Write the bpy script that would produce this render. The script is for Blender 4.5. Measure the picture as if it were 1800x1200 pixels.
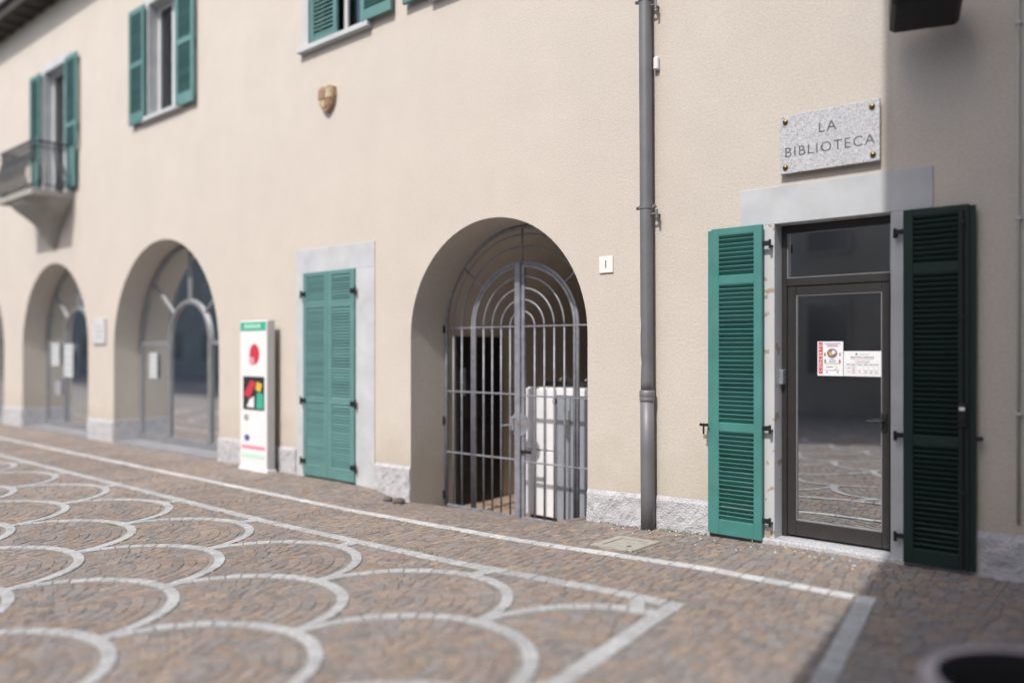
import bpy, bmesh, math, random
from mathutils import Vector, Matrix, noise
from mathutils.geometry import tessellate_polygon

for o in list(bpy.data.objects):
    bpy.data.objects.remove(o)
scene = bpy.context.scene
COL = scene.collection
R = math.radians
random.seed(7)

# ------------------------------------------------------------------ camera, sky, sun, exposure
cam_d = bpy.data.cameras.new('camera')
cam = bpy.data.objects.new('camera', cam_d)
COL.objects.link(cam)
cam.location = (0, -6.7, 1.66)
cam.rotation_euler = (R(90), 0, R(40.486))
cam_d.sensor_width = 36
cam_d.lens = 28
cam_d.shift_y = 15 / 1800
cam_d.clip_end = 500
cam_d.dof.use_dof = True
cam_d.dof.focus_distance = 7.6
cam_d.dof.aperture_fstop = 0.30
scene.camera = cam

SUN_EL, SUN_AZ = R(51), R(6.7)          # azimuth measured from -Y towards +X
world = bpy.data.worlds.new('World')
scene.world = world
world.use_nodes = True
wn = world.node_tree
sky = wn.nodes.new('ShaderNodeTexSky')
sky.sky_type = 'NISHITA'
sky.sun_disc = False
sky.dust_density = 3.0
sky.ozone_density = 0.5
sky.sun_elevation = SUN_EL
sky.sun_rotation = math.pi - SUN_AZ
wn.links.new(sky.outputs[0], wn.nodes['Background'].inputs[0])
wn.nodes['Background'].inputs[1].default_value = 0.14

sun_d = bpy.data.lights.new('sun', 'SUN')
sun_d.energy = 2.35
sun_d.angle = R(0.35)
sun_d.color = (1.0, 0.955, 0.89)
sun = bpy.data.objects.new('sun', sun_d)
COL.objects.link(sun)
to_sun = Vector((math.sin(SUN_AZ) * math.cos(SUN_EL), -math.cos(SUN_AZ) * math.cos(SUN_EL), math.sin(SUN_EL)))
sun.rotation_euler = to_sun.to_track_quat('Z', 'Y').to_euler()
sun.location = (0, -20, 30)

vs = scene.view_settings
vs.view_transform = 'Standard'
vs.look = 'None'
vs.exposure = 0.62
vs.gamma = 1
vs.use_curve_mapping = False

# ------------------------------------------------------------------ materials
MATS = {}


def mat(name, col, rough=.7, metal=0., spec=.5, var=0., vscale=3., bump=0., bscale=40., bdist=.01,
        col2=None, mscale=8., mlo=.55, mhi=.62, detail=6.):
    """Principled with noise variation (var), a second colour in patches (col2) and noise bump."""
    m = bpy.data.materials.new(name)
    m.use_nodes = True
    nt = m.node_tree
    p = nt.nodes['Principled BSDF']
    p.inputs['Roughness'].default_value = rough
    p.inputs['Metallic'].default_value = metal
    p.inputs['Specular IOR Level'].default_value = spec
    tc = nt.nodes.new('ShaderNodeTexCoord')
    base = nt.nodes.new('ShaderNodeRGB')
    base.outputs[0].default_value = (*col, 1)
    out = base.outputs[0]
    if var:
        n = nt.nodes.new('ShaderNodeTexNoise')
        n.inputs['Scale'].default_value = vscale
        n.inputs['Detail'].default_value = detail
        nt.links.new(tc.outputs['Object'], n.inputs['Vector'])
        mr = nt.nodes.new('ShaderNodeMapRange')
        mr.inputs['From Min'].default_value = .3
        mr.inputs['From Max'].default_value = .7
        mr.inputs['To Min'].default_value = 1 - var
        mr.inputs['To Max'].default_value = 1 + var
        nt.links.new(n.outputs[0], mr.inputs['Value'])
        mx = nt.nodes.new('ShaderNodeMix')
        mx.data_type = 'RGBA'
        mx.blend_type = 'MULTIPLY'
        mx.inputs['Factor'].default_value = 1
        nt.links.new(out, mx.inputs['A'])
        nt.links.new(mr.outputs[0], mx.inputs['B'])
        out = mx.outputs['Result']
    if col2:
        n = nt.nodes.new('ShaderNodeTexNoise')
        n.inputs['Scale'].default_value = mscale
        n.inputs['Detail'].default_value = 8
        nt.links.new(tc.outputs['Object'], n.inputs['Vector'])
        mr = nt.nodes.new('ShaderNodeMapRange')
        mr.inputs['From Min'].default_value = mlo
        mr.inputs['From Max'].default_value = mhi
        nt.links.new(n.outputs[0], mr.inputs['Value'])
        mx = nt.nodes.new('ShaderNodeMix')
        mx.data_type = 'RGBA'
        nt.links.new(mr.outputs[0], mx.inputs['Factor'])
        nt.links.new(out, mx.inputs['A'])
        mx.inputs['B'].default_value = (*col2, 1)
        out = mx.outputs['Result']
    if 'green_paint' in name:
        oi = nt.nodes.new('ShaderNodeObjectInfo')
        mr = nt.nodes.new('ShaderNodeMapRange')
        mr.inputs['To Min'].default_value = .86
        mr.inputs['To Max'].default_value = 1.12
        nt.links.new(oi.outputs['Random'], mr.inputs['Value'])
        mx = nt.nodes.new('ShaderNodeMix')
        mx.data_type = 'RGBA'
        mx.blend_type = 'MULTIPLY'
        mx.inputs['Factor'].default_value = 1
        nt.links.new(out, mx.inputs['A'])
        nt.links.new(mr.outputs[0], mx.inputs['B'])
        out = mx.outputs['Result']
    nt.links.new(out, p.inputs['Base Color'])
    if bump:
        n = nt.nodes.new('ShaderNodeTexNoise')
        n.inputs['Scale'].default_value = bscale
        n.inputs['Detail'].default_value = 5
        nt.links.new(tc.outputs['Object'], n.inputs['Vector'])
        b = nt.nodes.new('ShaderNodeBump')
        b.inputs['Strength'].default_value = bump
        b.inputs['Distance'].default_value = bdist
        nt.links.new(n.outputs[0], b.inputs['Height'])
        nt.links.new(b.outputs[0], p.inputs['Normal'])
    MATS[name] = m
    return m


def glass_mat(name, reflect, tint):
    m = bpy.data.materials.new(name)
    m.use_nodes = True
    nt = m.node_tree
    nt.nodes.remove(nt.nodes['Principled BSDF'])
    out = nt.nodes['Material Output']
    tr = nt.nodes.new('ShaderNodeBsdfTransparent')
    tr.inputs[0].default_value = (*tint, 1)
    gl = nt.nodes.new('ShaderNodeBsdfGlossy')
    gl.inputs['Roughness'].default_value = .01
    gl.inputs['Color'].default_value = (.9, .93, .95, 1)
    mx = nt.nodes.new('ShaderNodeMixShader')
    fr = nt.nodes.new('ShaderNodeFresnel')
    fr.inputs['IOR'].default_value = 1.5 if reflect > .1 else 1.3
    mr = nt.nodes.new('ShaderNodeMapRange')
    mr.inputs['To Min'].default_value = reflect
    mr.inputs['To Max'].default_value = 1
    nt.links.new(fr.outputs[0], mr.inputs['Value'])
    nt.links.new(mr.outputs[0], mx.inputs[0])
    nt.links.new(tr.outputs[0], mx.inputs[1])
    nt.links.new(gl.outputs[0], mx.inputs[2])
    nt.links.new(mx.outputs[0], out.inputs[0])
    MATS[name] = m
    return m


def plaster_mat():
    m = mat('plaster', (.565, .52, .468), rough=.92, spec=.2, var=.02, vscale=2.6, bump=.4, bscale=48, bdist=.008)
    nt = m.node_tree
    p = nt.nodes['Principled BSDF']
    src = p.inputs['Base Color'].links[0].from_socket
    tc = [n for n in nt.nodes if n.type == 'TEX_COORD'][0]
    # fine speckle of the roughcast and faint vertical water marks
    n = nt.nodes.new('ShaderNodeTexNoise')
    n.inputs['Scale'].default_value = 42
    n.inputs['Detail'].default_value = 3
    nt.links.new(tc.outputs['Object'], n.inputs['Vector'])
    mr = nt.nodes.new('ShaderNodeMapRange')
    mr.inputs['From Min'].default_value = .3
    mr.inputs['From Max'].default_value = .7
    mr.inputs['To Min'].default_value = .93
    mr.inputs['To Max'].default_value = 1.05
    nt.links.new(n.outputs[0], mr.inputs['Value'])
    mp = nt.nodes.new('ShaderNodeMapping')
    mp.inputs['Scale'].default_value = (.9, 1, .6)
    nt.links.new(tc.outputs['Object'], mp.inputs['Vector'])
    n2 = nt.nodes.new('ShaderNodeTexNoise')
    n2.inputs['Scale'].default_value = 1.1
    n2.inputs['Detail'].default_value = 5
    nt.links.new(mp.outputs[0], n2.inputs['Vector'])
    mr2 = nt.nodes.new('ShaderNodeMapRange')
    mr2.inputs['From Min'].default_value = .35
    mr2.inputs['From Max'].default_value = .7
    mr2.inputs['To Min'].default_value = .975
    mr2.inputs['To Max'].default_value = 1.02
    nt.links.new(n2.outputs[0], mr2.inputs['Value'])
    mu = nt.nodes.new('ShaderNodeMath')
    mu.operation = 'MULTIPLY'
    nt.links.new(mr.outputs[0], mu.inputs[0])
    nt.links.new(mr2.outputs[0], mu.inputs[1])
    mx = nt.nodes.new('ShaderNodeMix')
    mx.data_type = 'RGBA'
    mx.blend_type = 'MULTIPLY'
    mx.inputs['Factor'].default_value = 1
    nt.links.new(src, mx.inputs['A'])
    nt.links.new(mu.outputs[0], mx.inputs['B'])
    # splash dirt in ragged patches just above the plinth
    sx = nt.nodes.new('ShaderNodeSeparateXYZ')
    nt.links.new(tc.outputs['Object'], sx.inputs[0])
    n3 = nt.nodes.new('ShaderNodeTexNoise')
    n3.inputs['Scale'].default_value = 2.4
    n3.inputs['Detail'].default_value = 9
    nt.links.new(tc.outputs['Object'], n3.inputs['Vector'])
    ma = nt.nodes.new('ShaderNodeMath')
    ma.operation = 'MULTIPLY_ADD'
    ma.inputs[1].default_value = -1.5
    ma.inputs[2].default_value = 1.25
    nt.links.new(n3.outputs[0], ma.inputs[0])
    sb = nt.nodes.new('ShaderNodeMath')
    sb.operation = 'SUBTRACT'
    nt.links.new(ma.outputs[0], sb.inputs[0])
    nt.links.new(sx.outputs['Z'], sb.inputs[1])
    mr3 = nt.nodes.new('ShaderNodeMapRange')
    mr3.inputs['From Min'].default_value = -.25
    mr3.inputs['From Max'].default_value = .35
    mr3.inputs['To Max'].default_value = .38
    nt.links.new(sb.outputs[0], mr3.inputs['Value'])
    md = nt.nodes.new('ShaderNodeMix')
    md.data_type = 'RGBA'
    nt.links.new(mr3.outputs[0], md.inputs['Factor'])
    nt.links.new(mx.outputs['Result'], md.inputs['A'])
    md.inputs['B'].default_value = (.40, .345, .26, 1)
    nt.links.new(md.outputs['Result'], p.inputs['Base Color'])
    return m


def stone_mat(name, rough=.75, bump=.5):
    """colour comes from the per-stone 'tone' attribute, with grain on top"""
    m = bpy.data.materials.new(name)
    m.use_nodes = True
    nt = m.node_tree
    p = nt.nodes['Principled BSDF']
    p.inputs['Roughness'].default_value = rough
    p.inputs['Specular IOR Level'].default_value = .3
    at = nt.nodes.new('ShaderNodeAttribute')
    at.attribute_name = 'tone'
    tc = nt.nodes.new('ShaderNodeTexCoord')
    n = nt.nodes.new('ShaderNodeTexNoise')
    n.inputs['Scale'].default_value = 28
    n.inputs['Detail'].default_value = 7
    nt.links.new(tc.outputs['Object'], n.inputs['Vector'])
    mr = nt.nodes.new('ShaderNodeMapRange')
    mr.inputs['From Min'].default_value = .3
    mr.inputs['From Max'].default_value = .7
    mr.inputs['To Min'].default_value = .8
    mr.inputs['To Max'].default_value = 1.18
    nt.links.new(n.outputs[0], mr.inputs['Value'])
    mx = nt.nodes.new('ShaderNodeMix')
    mx.data_type = 'RGBA'
    mx.blend_type = 'MULTIPLY'
    mx.inputs['Factor'].default_value = 1
    nt.links.new(at.outputs['Color'], mx.inputs['A'])
    nt.links.new(mr.outputs[0], mx.inputs['B'])
    nt.links.new(mx.outputs['Result'], p.inputs['Base Color'])
    n2 = nt.nodes.new('ShaderNodeTexNoise')
    n2.inputs['Scale'].default_value = 60
    n2.inputs['Detail'].default_value = 5
    nt.links.new(tc.outputs['Object'], n2.inputs['Vector'])
    b = nt.nodes.new('ShaderNodeBump')
    b.inputs['Strength'].default_value = bump
    b.inputs['Distance'].default_value = .006
    nt.links.new(n2.outputs[0], b.inputs['Height'])
    nt.links.new(b.outputs[0], p.inputs['Normal'])
    MATS[name] = m
    return m


def granite_mat():
    m = mat('granite', (.47, .48, .50), rough=.55, var=.1, vscale=30)
    nt = m.node_tree
    p = nt.nodes['Principled BSDF']
    src = p.inputs['Base Color'].links[0].from_socket
    tc = [n for n in nt.nodes if n.type == 'TEX_COORD'][0]
    v = nt.nodes.new('ShaderNodeTexVoronoi')
    v.inputs['Scale'].default_value = 170
    nt.links.new(tc.outputs['Object'], v.inputs['Vector'])
    cr = nt.nodes.new('ShaderNodeValToRGB')
    e = cr.color_ramp.elements
    e[0].position, e[0].color = .0, (.10, .10, .11, 1)
    e[1].position, e[1].color = 1, (1.35, 1.35, 1.38, 1)
    a = cr.color_ramp.elements.new(.22)
    a.color = (.55, .55, .57, 1)
    a = cr.color_ramp.elements.new(.4)
    a.color = (1, 1, 1, 1)
    nt.links.new(v.outputs['Color'], cr.inputs[0])
    mx = nt.nodes.new('ShaderNodeMix')
    mx.data_type = 'RGBA'
    mx.blend_type = 'MULTIPLY'
    mx.inputs['Factor'].default_value = 1
    nt.links.new(src, mx.inputs['A'])
    nt.links.new(cr.outputs[0], mx.inputs['B'])
    nt.links.new(mx.outputs['Result'], p.inputs['Base Color'])
    return m


def peeling_mat():
    """door surround paint that has flaked off in a few places along the inner edge"""
    return mat('jamb_paint', (.51, .525, .545), rough=.8, spec=.25, var=.05, vscale=2.5, bump=.15, bscale=30, bdist=.004,
               col2=(.36, .30, .23), mscale=8, mlo=.61, mhi=.625)


plaster_mat()
stone_mat('porphyry')
stone_mat('white_stone', rough=.65, bump=.3)
granite_mat()
peeling_mat()
mat('mortar', (.235, .215, .195), rough=.95, spec=.1, var=.25, vscale=6, bump=.5, bscale=120, bdist=.01,
    col2=(.10, .13, .05), mscale=1.7, mlo=.62, mhi=.75)
mat('surround', (.49, .51, .535), rough=.85, spec=.2, var=.1, vscale=3.2, bump=.25, bscale=45, bdist=.004)
mat('rough_cement', (.50, .50, .53), rough=.95, spec=.15, var=.14, vscale=9, bump=.9, bscale=55, bdist=.02)
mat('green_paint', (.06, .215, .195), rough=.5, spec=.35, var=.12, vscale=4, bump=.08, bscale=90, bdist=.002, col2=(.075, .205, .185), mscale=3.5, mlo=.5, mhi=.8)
mat('green_paint_hazy', (.11, .24, .235), rough=.55, spec=.35, var=.1, vscale=4, col2=(.11, .23, .215), mscale=2.5, mlo=.5, mhi=.8)  # green paled and greyed, haze over the left side put into the colour
mat('shaded_green_paint', (.008, .028, .024), rough=.5, spec=.4, var=.1, vscale=6)  # shutter green with the shade on the right leaf mixed into the colour
mat('black_iron', (.018, .018, .02), rough=.5, metal=.3, var=.2, vscale=20)
mat('gate_iron', (.27, .285, .33), rough=.45, metal=.25, var=.22, vscale=12, bump=.2, bscale=90, bdist=.002,
    col2=(.33, .15, .05), mscale=14, mlo=.66, mhi=.69)
mat('pipe_zinc', (.17, .175, .19), rough=.5, metal=.2, var=.1, vscale=4, bump=.1, bscale=18, bdist=.006)
mat('bronze_frame', (.062, .059, .06), rough=.38, metal=.55, var=.08, vscale=8)
mat('brass', (.20, .15, .06), rough=.3, metal=.9, var=.2, vscale=30)
mat('engraved', (.085, .085, .10), rough=.9)
mat('white_enamel', (.80, .81, .84), rough=.28, spec=.5, var=.02, vscale=3)
mat('white_tile', (.78, .78, .77), rough=.3)
mat('paper', (.80, .81, .84), rough=.8, spec=.2)
mat('ink', (.05, .05, .07), rough=.9)
mat('ink_grey', (.30, .31, .35), rough=.9)
mat('ink_red', (.55, .03, .06), rough=.8)
mat('ink_yellow', (.65, .45, .05), rough=.8)
mat('ink_green', (.05, .25, .10), rough=.8)
mat('ink_blue', (.06, .10, .30), rough=.8)
mat('ink_brown', (.30, .17, .10), rough=.8)
mat('locker_grey', (.33, .36, .41), rough=.45, metal=.2, var=.06, vscale=6, col2=(.20, .19, .18), mscale=9, mlo=.68, mhi=.72)
mat('chrome', (.65, .65, .66), rough=.22, metal=.95)
mat('dark_timber', (.012, .011, .011), rough=.6, var=.2, vscale=10)
mat('plank_wood', (.22, .20, .18), rough=.85, var=.2, vscale=8)
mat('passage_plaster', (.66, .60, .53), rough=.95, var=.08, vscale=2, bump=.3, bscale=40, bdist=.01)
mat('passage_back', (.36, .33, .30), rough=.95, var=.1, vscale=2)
mat('floor_tile', (.36, .27, .21), rough=.8, var=.15, vscale=6)
mat('terracotta', (.36, .24, .16), rough=.85, var=.15, vscale=15)
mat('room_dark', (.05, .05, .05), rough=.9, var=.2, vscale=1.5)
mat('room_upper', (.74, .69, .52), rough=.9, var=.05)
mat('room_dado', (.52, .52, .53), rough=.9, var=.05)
mat('glazing_frame', (.29, .30, .32), rough=.45, metal=.4, var=.1, vscale=5)
mat('soffit_timber', (.05, .042, .036), rough=.8, var=.2, vscale=5)
mat('roof_tile', (.12, .075, .055), rough=.85, var=.2, vscale=6)
mat('window_white', (.70, .70, .70), rough=.5, var=.03)
mat('curtain', (.62, .62, .63), rough=.9, var=.05)
mat('totem_white', (.78, .78, .80), rough=.35)
mat('totem_grey', (.52, .52, .53), rough=.4, metal=.3)
mat('totem_green', (.05, .42, .28), rough=.4)
mat('totem_pink', (.75, .28, .36), rough=.5)
mat('totem_mint', (.50, .74, .64), rough=.5)
mat('screen_dark', (.03, .035, .04), rough=.3)
mat('balcony_stone', (.36, .35, .32), rough=.9, var=.1, vscale=4, bump=.3, bscale=30, bdist=.01)
mat('concrete_cover', (.34, .33, .29), rough=.9, var=.15, vscale=12, bump=.5, bscale=70, bdist=.006)
mat('planter_clay', (.46, .40, .40), rough=.85, var=.15, vscale=6, bump=.3, bscale=40, bdist=.006)
mat('soil', (.03, .027, .026), rough=1, bump=1, bscale=40, bdist=.03)
mat('opposite_plaster', (.25, .235, .21), rough=.95, var=.1, vscale=.6)
mat('tower_plaster', (.42, .37, .31), rough=.95, var=.1, vscale=.6)
mat('weed_green', (.07, .13, .03), rough=.8, var=.3, vscale=30)
mat('grey_marble', (.58, .59, .61), rough=.5, var=.08, vscale=6)
mat('threshold_stone', (.20, .205, .22), rough=.8, var=.15, vscale=5)
mat('emblem_red', (.30, .19, .14), rough=.9, var=.2, vscale=14)
mat('emblem_cream', (.42, .36, .24), rough=.9, var=.25, vscale=14)
mat('notice_dim', (.50, .53, .56), rough=.8)
mat('rubble_grey', (.12, .105, .095), rough=1, var=.2, vscale=20)
mat('far_pane', (.10, .105, .11), rough=.15)
mat('rail_iron', (.07, .075, .08), rough=.5, metal=.2, var=.2, vscale=10)
mat('cable_grey', (.50, .49, .45), rough=.6)
glass_mat('door_glass', .66, (.30, .30, .30))
glass_mat('arch_glass', .02, (.9, .92, .86))
glass_mat('window_glass', .12, (.6, .62, .64))


# ------------------------------------------------------------------ mesh helpers
class MB:
    def __init__(self):
        self.v, self.f = [], []

    def add(self, verts, faces):
        k = len(self.v)
        self.v += [tuple(p) for p in verts]
        self.f += [tuple(i + k for i in f) for f in faces]
        return self

    def box(self, x0, x1, y0, y1, z0, z1, bev=0., M=None):
        if bev:
            bm = bmesh.new()
            bmesh.ops.create_cube(bm, size=1)
            for q in bm.verts:
                q.co = Vector(((x0 + x1) / 2 + q.co.x * (x1 - x0), (y0 + y1) / 2 + q.co.y * (y1 - y0), (z0 + z1) / 2 + q.co.z * (z1 - z0)))
            bmesh.ops.bevel(bm, geom=list(bm.edges), offset=bev, segments=1, affect='EDGES', profile=.5)
            bm.verts.index_update()
            vs_ = [q.co.copy() for q in bm.verts]
            fs_ = [[q.index for q in f.verts] for f in bm.faces]
            bm.free()
        else:
            vs_ = [Vector(p) for p in ((x0, y0, z0), (x1, y0, z0), (x1, y1, z0), (x0, y1, z0), (x0, y0, z1), (x1, y0, z1), (x1, y1, z1), (x0, y1, z1))]
            fs_ = [(0, 3, 2, 1), (4, 5, 6, 7), (0, 1, 5, 4), (1, 2, 6, 5), (2, 3, 7, 6), (3, 0, 4, 7)]
        if M is not None:
            vs_ = [M @ p for p in vs_]
        return self.add(vs_, fs_)

    def tube(self, pts, r, n=10, caps=True, radii=None):
        pts = [Vector(p) for p in pts]
        rings = []
        ref = None
        for i, p in enumerate(pts):
            a = pts[max(i - 1, 0)]
            b = pts[min(i + 1, len(pts) - 1)]
            t = (b - a).normalized()
            if ref is None:
                ref = Vector((0, 0, 1)) if abs(t.z) < .9 else Vector((1, 0, 0))
            u = (ref - t * ref.dot(t)).normalized()
            w = t.cross(u)
            rr = radii[i] if radii else r
            rings.append([p + (u * math.cos(2 * math.pi * k / n) + w * math.sin(2 * math.pi * k / n)) * rr for k in range(n)])
            ref = u
        verts = [q for ring in rings for q in ring]
        faces = []
        for i in range(len(rings) - 1):
            for k in range(n):
                faces.append((i * n + k, i * n + (k + 1) % n, (i + 1) * n + (k + 1) % n, (i + 1) * n + k))
        if caps:
            faces.append(tuple(range(n - 1, -1, -1)))
            faces.append(tuple((len(rings) - 1) * n + k for k in range(n)))
        return self.add(verts, faces)

    def lathe(self, cx, cy, prof, n=32):
        verts, faces = [], []
        for r, z in prof:
            for k in range(n):
                a = 2 * math.pi * k / n
                verts.append((cx + r * math.cos(a), cy + r * math.sin(a), z))
        for i in range(len(prof) - 1):
            for k in range(n):
                faces.append((i * n + k, i * n + (k + 1) % n, (i + 1) * n + (k + 1) % n, (i + 1) * n + k))
        return self.add(verts, faces)

    def prism(self, loop, y0, y1):
        """loop of (x,z); closed solid between y0 and y1"""
        n = len(loop)
        verts = [(x, y0, z) for x, z in loop] + [(x, y1, z) for x, z in loop]
        faces = [tuple(range(n)), tuple(range(2 * n - 1, n - 1, -1))]
        faces += [(i, i + n, (i + 1) % n + n, (i + 1) % n) for i in range(n)]
        return self.add(verts, faces)

    def build(self, name, m, parent=None, smooth=False, off=None):
        me = bpy.data.meshes.new(name)
        if off is None:
            off = root_of(parent).location if parent else Vector((0, 0, 0))
        me.from_pydata([(p[0] - off[0], p[1] - off[1], p[2] - off[2]) for p in self.v], [], self.f)
        me.materials.append(MATS[m])
        if smooth:
            me.polygons.foreach_set('use_smooth', [True] * len(me.polygons))
        me.update()
        o = bpy.data.objects.new(name, me)
        COL.objects.link(o)
        if parent:
            o.parent = parent
        return o


def root_of(o):
    while o.parent:
        o = o.parent
    return o


def tag(o, label=None, cat=None, group=None, kind=None):
    if label:
        o['label'] = label
    if cat:
        o['category'] = cat
    if group:
        o['group'] = group
    if kind:
        o['kind'] = kind
    return o


def thing(name, loc, label, cat, group=None):
    o = bpy.data.objects.new(name, None)
    COL.objects.link(o)
    o.location = loc
    o.empty_display_size = .2
    return tag(o, label, cat, group)


def place(mesh, name, parent, world_loc, rot=(0, 0, 0)):
    """another object on shared mesh data"""
    o = bpy.data.objects.new(name, mesh)
    COL.objects.link(o)
    o.parent = parent
    o.location = Vector(world_loc) - root_of(parent).location
    o.rotation_euler = rot
    return o


def text_obj(body, size, name, m, parent, M, depth=.0008, align='CENTER', spacing=1., weight=0.):
    cu = bpy.data.curves.new(name, 'FONT')
    cu.body = body
    cu.size = size
    cu.align_x = align
    cu.align_y = 'CENTER'
    cu.extrude = depth
    cu.space_character = spacing
    cu.offset = weight
    cu.resolution_u = 3
    t = bpy.data.objects.new(name, cu)
    COL.objects.link(t)
    bpy.context.view_layer.update()
    dg = bpy.context.evaluated_depsgraph_get()
    me = bpy.data.meshes.new_from_object(t.evaluated_get(dg))
    bpy.data.objects.remove(t)
    off = root_of(parent).location
    me.transform(Matrix.Translation(-off) @ M)
    me.materials.clear()
    me.materials.append(MATS[m])
    o = bpy.data.objects.new(name, me)
    COL.objects.link(o)
    o.parent = parent
    return o


def face_M(x, y, z, rot=0.):
    """text plane that faces -Y, standing at x,y,z, turned by rot in its own plane"""
    return Matrix.Translation((x, y, z)) @ Matrix.Rotation(R(90), 4, 'X') @ Matrix.Rotation(rot, 4, 'Z')


def arch_loop(xc, r, zs, z0, n=40, ry=None):
    ry = ry or r
    pts = [(xc - r, z0)]
    for i in range(n + 1):
        a = math.pi - math.pi * i / n
        pts.append((xc + r * math.cos(a), zs + ry * math.sin(a)))
    pts.append((xc + r, z0))
    return pts


def rect_loop(x0, x1, z0, z1):
    return [(x0, z0), (x0, z1), (x1, z1), (x1, z0)]


def arc_pts(xc, y, zs, rx, rz, a0=180., a1=0., n=24):
    return [(xc + rx * math.cos(R(a0 + (a1 - a0) * i / n)), y, zs + rz * math.sin(R(a0 + (a1 - a0) * i / n))) for i in range(n + 1)]


def smooth(a, b, x):
    t = min(1, max(0, (x - a) / (b - a)))
    return t * t * (3 - 2 * t)


def lerp_tab(x, tab):
    if x <= tab[0][0]:
        return tab[0][1]
    for (a, u), (b, w) in zip(tab, tab[1:]):
        if x <= b:
            return u + (w - u) * (x - a) / (b - a)
    return tab[-1][1]


# ------------------------------------------------------------------ ground
def gz(x, y):
    z = lerp_tab(x, [(-30, -.13), (-7.2, -.12), (-4.7, -.075), (-2.8, 0), (10, .02)])
    b = smooth(-8.2, -7.45, x) * (1 - smooth(-5.35, -4.75, x))
    d = .10 * smooth(-1.05, .05, y)
    if y > 0:
        d += .14 * min(1, y / .6)
    return z - b * d


mb = MB()
gx = [-90, -60, -40] + [-30 + .25 * i for i in range(int(36 / .25) + 1)] + [12, 25, 60, 90]
gy = [-90, -60, -40, -25, -16, -12] + [-10 + .2 * i for i in range(int(10.6 / .2) + 1)]
mb.v = [(x, y, gz(x, y) - .0065) for y in gy for x in gx]
nx = len(gx)
mb.f = [(j * nx + i, j * nx + i + 1, (j + 1) * nx + i + 1, (j + 1) * nx + i) for j in range(len(gy) - 1) for i in range(nx - 1)]
ground = tag(mb.build('ground', 'mortar', smooth=True), 'paved square of brown cobbles with white stone scale pattern', 'ground', kind='structure')

L1Y, L2Y = -1.13, -2.06


def side1(y):
    return -1.66 + (L1Y - y) * .165


def side2(y):
    return -2.57 + (L2Y - y) * .112


SR, SX, SY = .82, 1.655, .80                # scale radius, spacing and row height
ROWS = [(-2.30 - k * SY, k) for k in range(0, 9)]


def centres(k):
    x = -3.33 if k % 2 == 0 else -2.53
    out = []
    x += SX
    while x > -24:
        out.append(x)
        x -= SX
    return out


CEN = {k: centres(k) for _, k in ROWS}
YC = {k: y for y, k in ROWS}


def scale_owner(x, y):
    """which scale a point of the pattern belongs to: (row, centre x)"""
    for yk, k in ROWS:
        if yk <= y < yk + SR:
            for c in CEN[k]:
                if abs(c - x) < SR and math.hypot(x - c, y - yk) < SR:
                    return k, c
            best = None
            if k > 0:
                best = min(CEN[k - 1], key=lambda c: abs(c - x))
                return k - 1, best
    return None


def white_at(x, y, m):
    if abs(y - L1Y) < .06 + m and x < side1(y) + .06:
        return True
    if y < L1Y + .06 and abs(x - side1(y)) < .06 + m:
        return True
    if abs(y - L2Y) < .055 + m and x < side2(y) + .06:
        return True
    if y < L2Y + .06 and abs(x - side2(y)) < .058 + m:
        return True
    if y < L2Y and x < side2(y):
        for yk, k in ROWS:
            if yk - .02 <= y < yk + SR + .1:
                for c in CEN[k]:
                    if abs(math.hypot(x - c, y - yk) - SR) < .045 + m:
                        return True
    return False


def manhole_at(x, y):
    return -4.02 < x < -3.56 and -.97 < y < -.48


def stone(quad, top, depth=.03, inset=.005, tilt=.0018, rnd=random):
    """quad: four (x,y) anticlockwise; returns verts, faces of one sett"""
    cx = sum(p[0] for p in quad) / 4
    cy = sum(p[1] for p in quad) / 4
    tx, ty = rnd.uniform(-tilt, tilt) * 10, rnd.uniform(-tilt, tilt) * 10
    h = rnd.uniform(-tilt, tilt)
    vv = []
    for lev, ins in ((-depth, 0), (-.004, 0), (0, inset)):
        for x, y in quad:
            d = math.hypot(x - cx, y - cy) + 1e-6
            xx, yy = x + (cx - x) * ins * 1.4 / d, y + (cy - y) * ins * 1.4 / d
            vv.append((xx, yy, gz(xx, yy) + top + lev + (h + (xx - cx) * tx + (yy - cy) * ty if lev > -.02 else 0)))
    ff = [(8, 9, 10, 11)]
    for a in (0, 4):
        ff += [(a + i, a + (i + 1) % 4, a + 4 + (i + 1) % 4, a + 4 + i) for i in range(4)]
    return vv, ff


PORPH = [(.240, .190, .158), (.225, .185, .165), (.265, .195, .145), (.210, .190, .178), (.250, .208, .178), (.225, .175, .150),
         (.280, .210, .155), (.195, .175, .165), (.240, .200, .185), (.255, .190, .158), (.215, .195, .188)]


def porphyry(x, y):
    c = random.choice(PORPH)
    f = 1.07 * random.uniform(.89, 1.13) * (1 + .15 * noise.noise((x * .5, y * .5, 3)))
    m = sum(c) / 3
    return tuple((m + (v - m) * .78) * f * .96 for v in c)


def whitish(x, y):
    f = random.uniform(.86, 1.1) * (1.35 if y > L1Y - .07 else 1.08)
    return (.36 * f, .365 * f, .372 * f)


cob, sett = [], []           # (verts, faces, colour, centre)


def add_cob(quad):
    cx = sum(p[0] for p in quad) / 4
    cy = sum(p[1] for p in quad) / 4
    if white_at(cx, cy, .018) or manhole_at(cx, cy):
        return
    if cy > -.04 and not (-7.32 < cx < -4.75 or -15.7 < cx < -12.05 or -20.6 < cx < -17.1):
        return
    j = .006
    quad = [(x + random.uniform(-j, j), y + random.uniform(-j, j)) for x, y in quad]
    vv, ff = stone(quad, 0)
    cob.append((vv, ff, porphyry(cx, cy), (cx, cy)))


def in_pattern(x, y):
    return y < L2Y and x < side2(y)


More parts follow.
